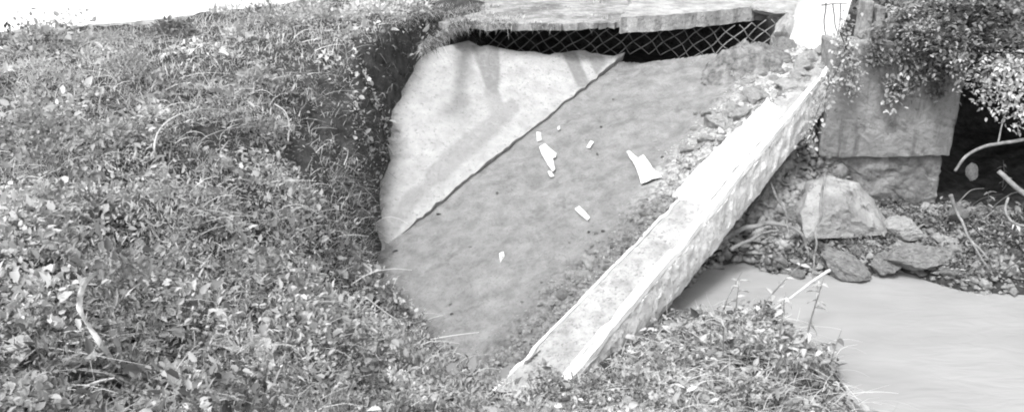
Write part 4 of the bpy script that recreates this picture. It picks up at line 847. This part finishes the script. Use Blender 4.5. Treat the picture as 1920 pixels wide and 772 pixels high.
# ------------------------------------------------------------------ bushes over the abutment and the bridge mouth
def bush(base, cent, rad, n, label, ll=(.05, .1), tone=(.14, .4), seed=0, arms=9, name='bush', grp='bushes over the bridge', clumps=26, cr=.16):
    rr = np.random.default_rng(seed); root = empty(name, tuple(base), label, 'bush', grp); b = np.array(base, float); c = np.array(cent, float); rad = np.array(rad, float)
    cc = rr.normal(size=(clumps, 3)); cc /= np.linalg.norm(cc, axis=1)[:, None]; cc *= (rr.uniform(.25, 1, clumps) ** .5)[:, None]; cc = c + cc * rad
    k = rr.integers(0, clumps, n); pos = cc[k] + rr.normal(0, 1, (n, 3)) * cr * np.array([1, 1, .8]); ct = rr.uniform(*tone, clumps)
    az = rr.uniform(0, 6.28, n); el = rr.uniform(-.9, .5, n); d = np.stack([np.cos(az) * np.cos(el), np.sin(az) * np.cos(el), np.sin(el)], 1); l_ = rr.uniform(ll[0], ll[1], n)
    tn_ = np.clip(ct[k] + rr.normal(0, .07, n), .04, .6)
    for j in range(arms):
        q = cc[j % clumps]; mid = (b + q) / 2 + rr.normal(0, .08, 3)
        stick('limb', [Vector((0, 0, 0)), Vector(mid - b), Vector(q - b)], .022, .006, M['barkdark'], root, 6)
    veg('crown', [leaves(pos - b, d, l_, l_ * rr.uniform(.45, .75, n), tn_)], M['leaf'], root); return root
bush((3.95, 8.25, 2.62), (3.98, 7.95, 2.78), (.42, .32, .40), 5200, 'leafy bush drooping over the top of the stained abutment', seed=1, ll=(.025, .06), tone=(.06, .42), clumps=40, cr=.10)
bush((4.7, 8.6, 2.62), (4.75, 7.75, 2.72), (.75, .45, .48), 5200, 'pale leaved bush hanging across the bridge deck edge', seed=2, ll=(.03, .07), tone=(.05, .36), clumps=40, cr=.10)
bush((5.6, 7.4, 1.5), (5.3, 7.1, 2.25), (.5, .5, .6), 2600, 'dark open bush growing up beside the black opening', seed=3, ll=(.025, .06), tone=(.06, .36), clumps=24, cr=.10)
bush((3.9, 9.3, 2.62), (3.95, 9.2, 3.05), (.40, .3, .3), 1100, 'grey bush standing back behind the parapet stub', seed=4, ll=(.035, .07), clumps=12)
# creeper trailing down the abutment face
def creeper(pts, label, n, ll, seed, tone=(.2, .5)):
    rr = np.random.default_rng(seed); q = curve_pts(pts, 14); root = empty('creeper', tuple(q[0]), label, 'creeper', 'creepers on the abutment'); b = q[0]
    bm = bmesh.new(); tube_bm(bm, [v - b for v in q], .006, .003, 5); bm_obj('stem', bm, M['barkdark'], root, True)
    idx = rr.integers(0, len(q), n); pos = np.array([q[i][:] for i in idx]) - np.array(b[:]) + rr.normal(0, .05, (n, 3)) * np.array([1, .5, 1])
    az = rr.uniform(3.3, 6.1, n); el = rr.uniform(-1.2, .3, n); d = np.stack([np.cos(az) * np.cos(el), np.sin(az) * np.cos(el), np.sin(el)], 1); l_ = rr.uniform(*ll, n)
    veg('foliage', [leaves(pos, d, l_, l_ * .65, rr.uniform(*tone, n))], M['leaf'], root)
fy = AY - .06
creeper([Py(1760, 60, fy), Py(1735, 110, fy), Py(1700, 135, fy), Py(1680, 160, fy), Py(1670, 195, fy)], 'pale leaved creeper trailing down the middle of the abutment', 170, (.035, .06), 1, (.3, .55))
creeper([Py(1660, 40, fy), Py(1640, 75, fy), Py(1650, 110, fy), Py(1690, 95, fy), Py(1725, 120, fy), Py(1700, 165, fy), Py(1665, 150, fy)], 'grey creeper matted over the upper abutment wall', 900, (.03, .055), 2, (.1, .26))
creeper([Py(1790, 70, fy), Py(1770, 110, fy), Py(1755, 150, fy), Py(1760, 180, fy)], 'dark creeper along the corner of the abutment', 320, (.03, .055), 3, (.08, .2))
creeper([Py(1590, 30, fy), Py(1585, 90, fy - .1), Py(1570, 130, fy - .2), Py(1540, 190, fy - .4), Py(1510, 270, 7.3)], 'straggling creeper along the outer side of the wing wall top', 420, (.025, .05), 4, (.15, .45))
creeper([Py(1850, 120, 7.4), Py(1852, 160, 7.35), Py(1846, 195, 7.3)], 'short leafy spray hanging over the black opening, nearest the abutment', 150, (.025, .05), 5, (.15, .5))
creeper([Py(1890, 120, 7.2), Py(1884, 165, 7.15), Py(1876, 215, 7.1)], 'longest leafy spray hanging over the black opening', 200, (.025, .055), 6, (.15, .6))
creeper([Py(1925, 110, 7.1), Py(1915, 170, 7.05), Py(1912, 235, 7.0)], 'leafy spray hanging at the outer end of the bushes', 200, (.025, .055), 7, (.15, .6))
creeper([Py(1790, 90, 7.6), Py(1800, 130, 7.55), Py(1806, 165, 7.5)], 'leafy spray hanging past the upper corner of the abutment', 130, (.022, .045), 8, (.12, .45))
creeper([Py(1575, 60, 7.85), Py(1590, 100, 7.8), Py(1600, 140, 7.85), Py(1590, 175, 7.85)], 'leafy creeper hiding the upper corner of the abutment next to the wing wall', 330, (.022, .045), 9, (.2, .55))
# dark shrubs beyond the road
for k, (u, v, n, w_, t) in enumerate([(380, 0, 700, .25, 'dark low shrub at the far road edge'), (490, -2, 900, .45, 'dark dense shrub where the white road ends'), (760, -6, 900, .6, 'dark shrub strip behind the pale verge')]):
    q = P(u, v, 2.62); bush((q[0], q[1] + .3, 2.55), (q[0], q[1] + .35, 2.66), (w_, .2, .16), n * 2, t, (.03, .07), (.03, .14), 20 + k, 3, 'shrub', 'shrubs beyond the road', 10, .07)
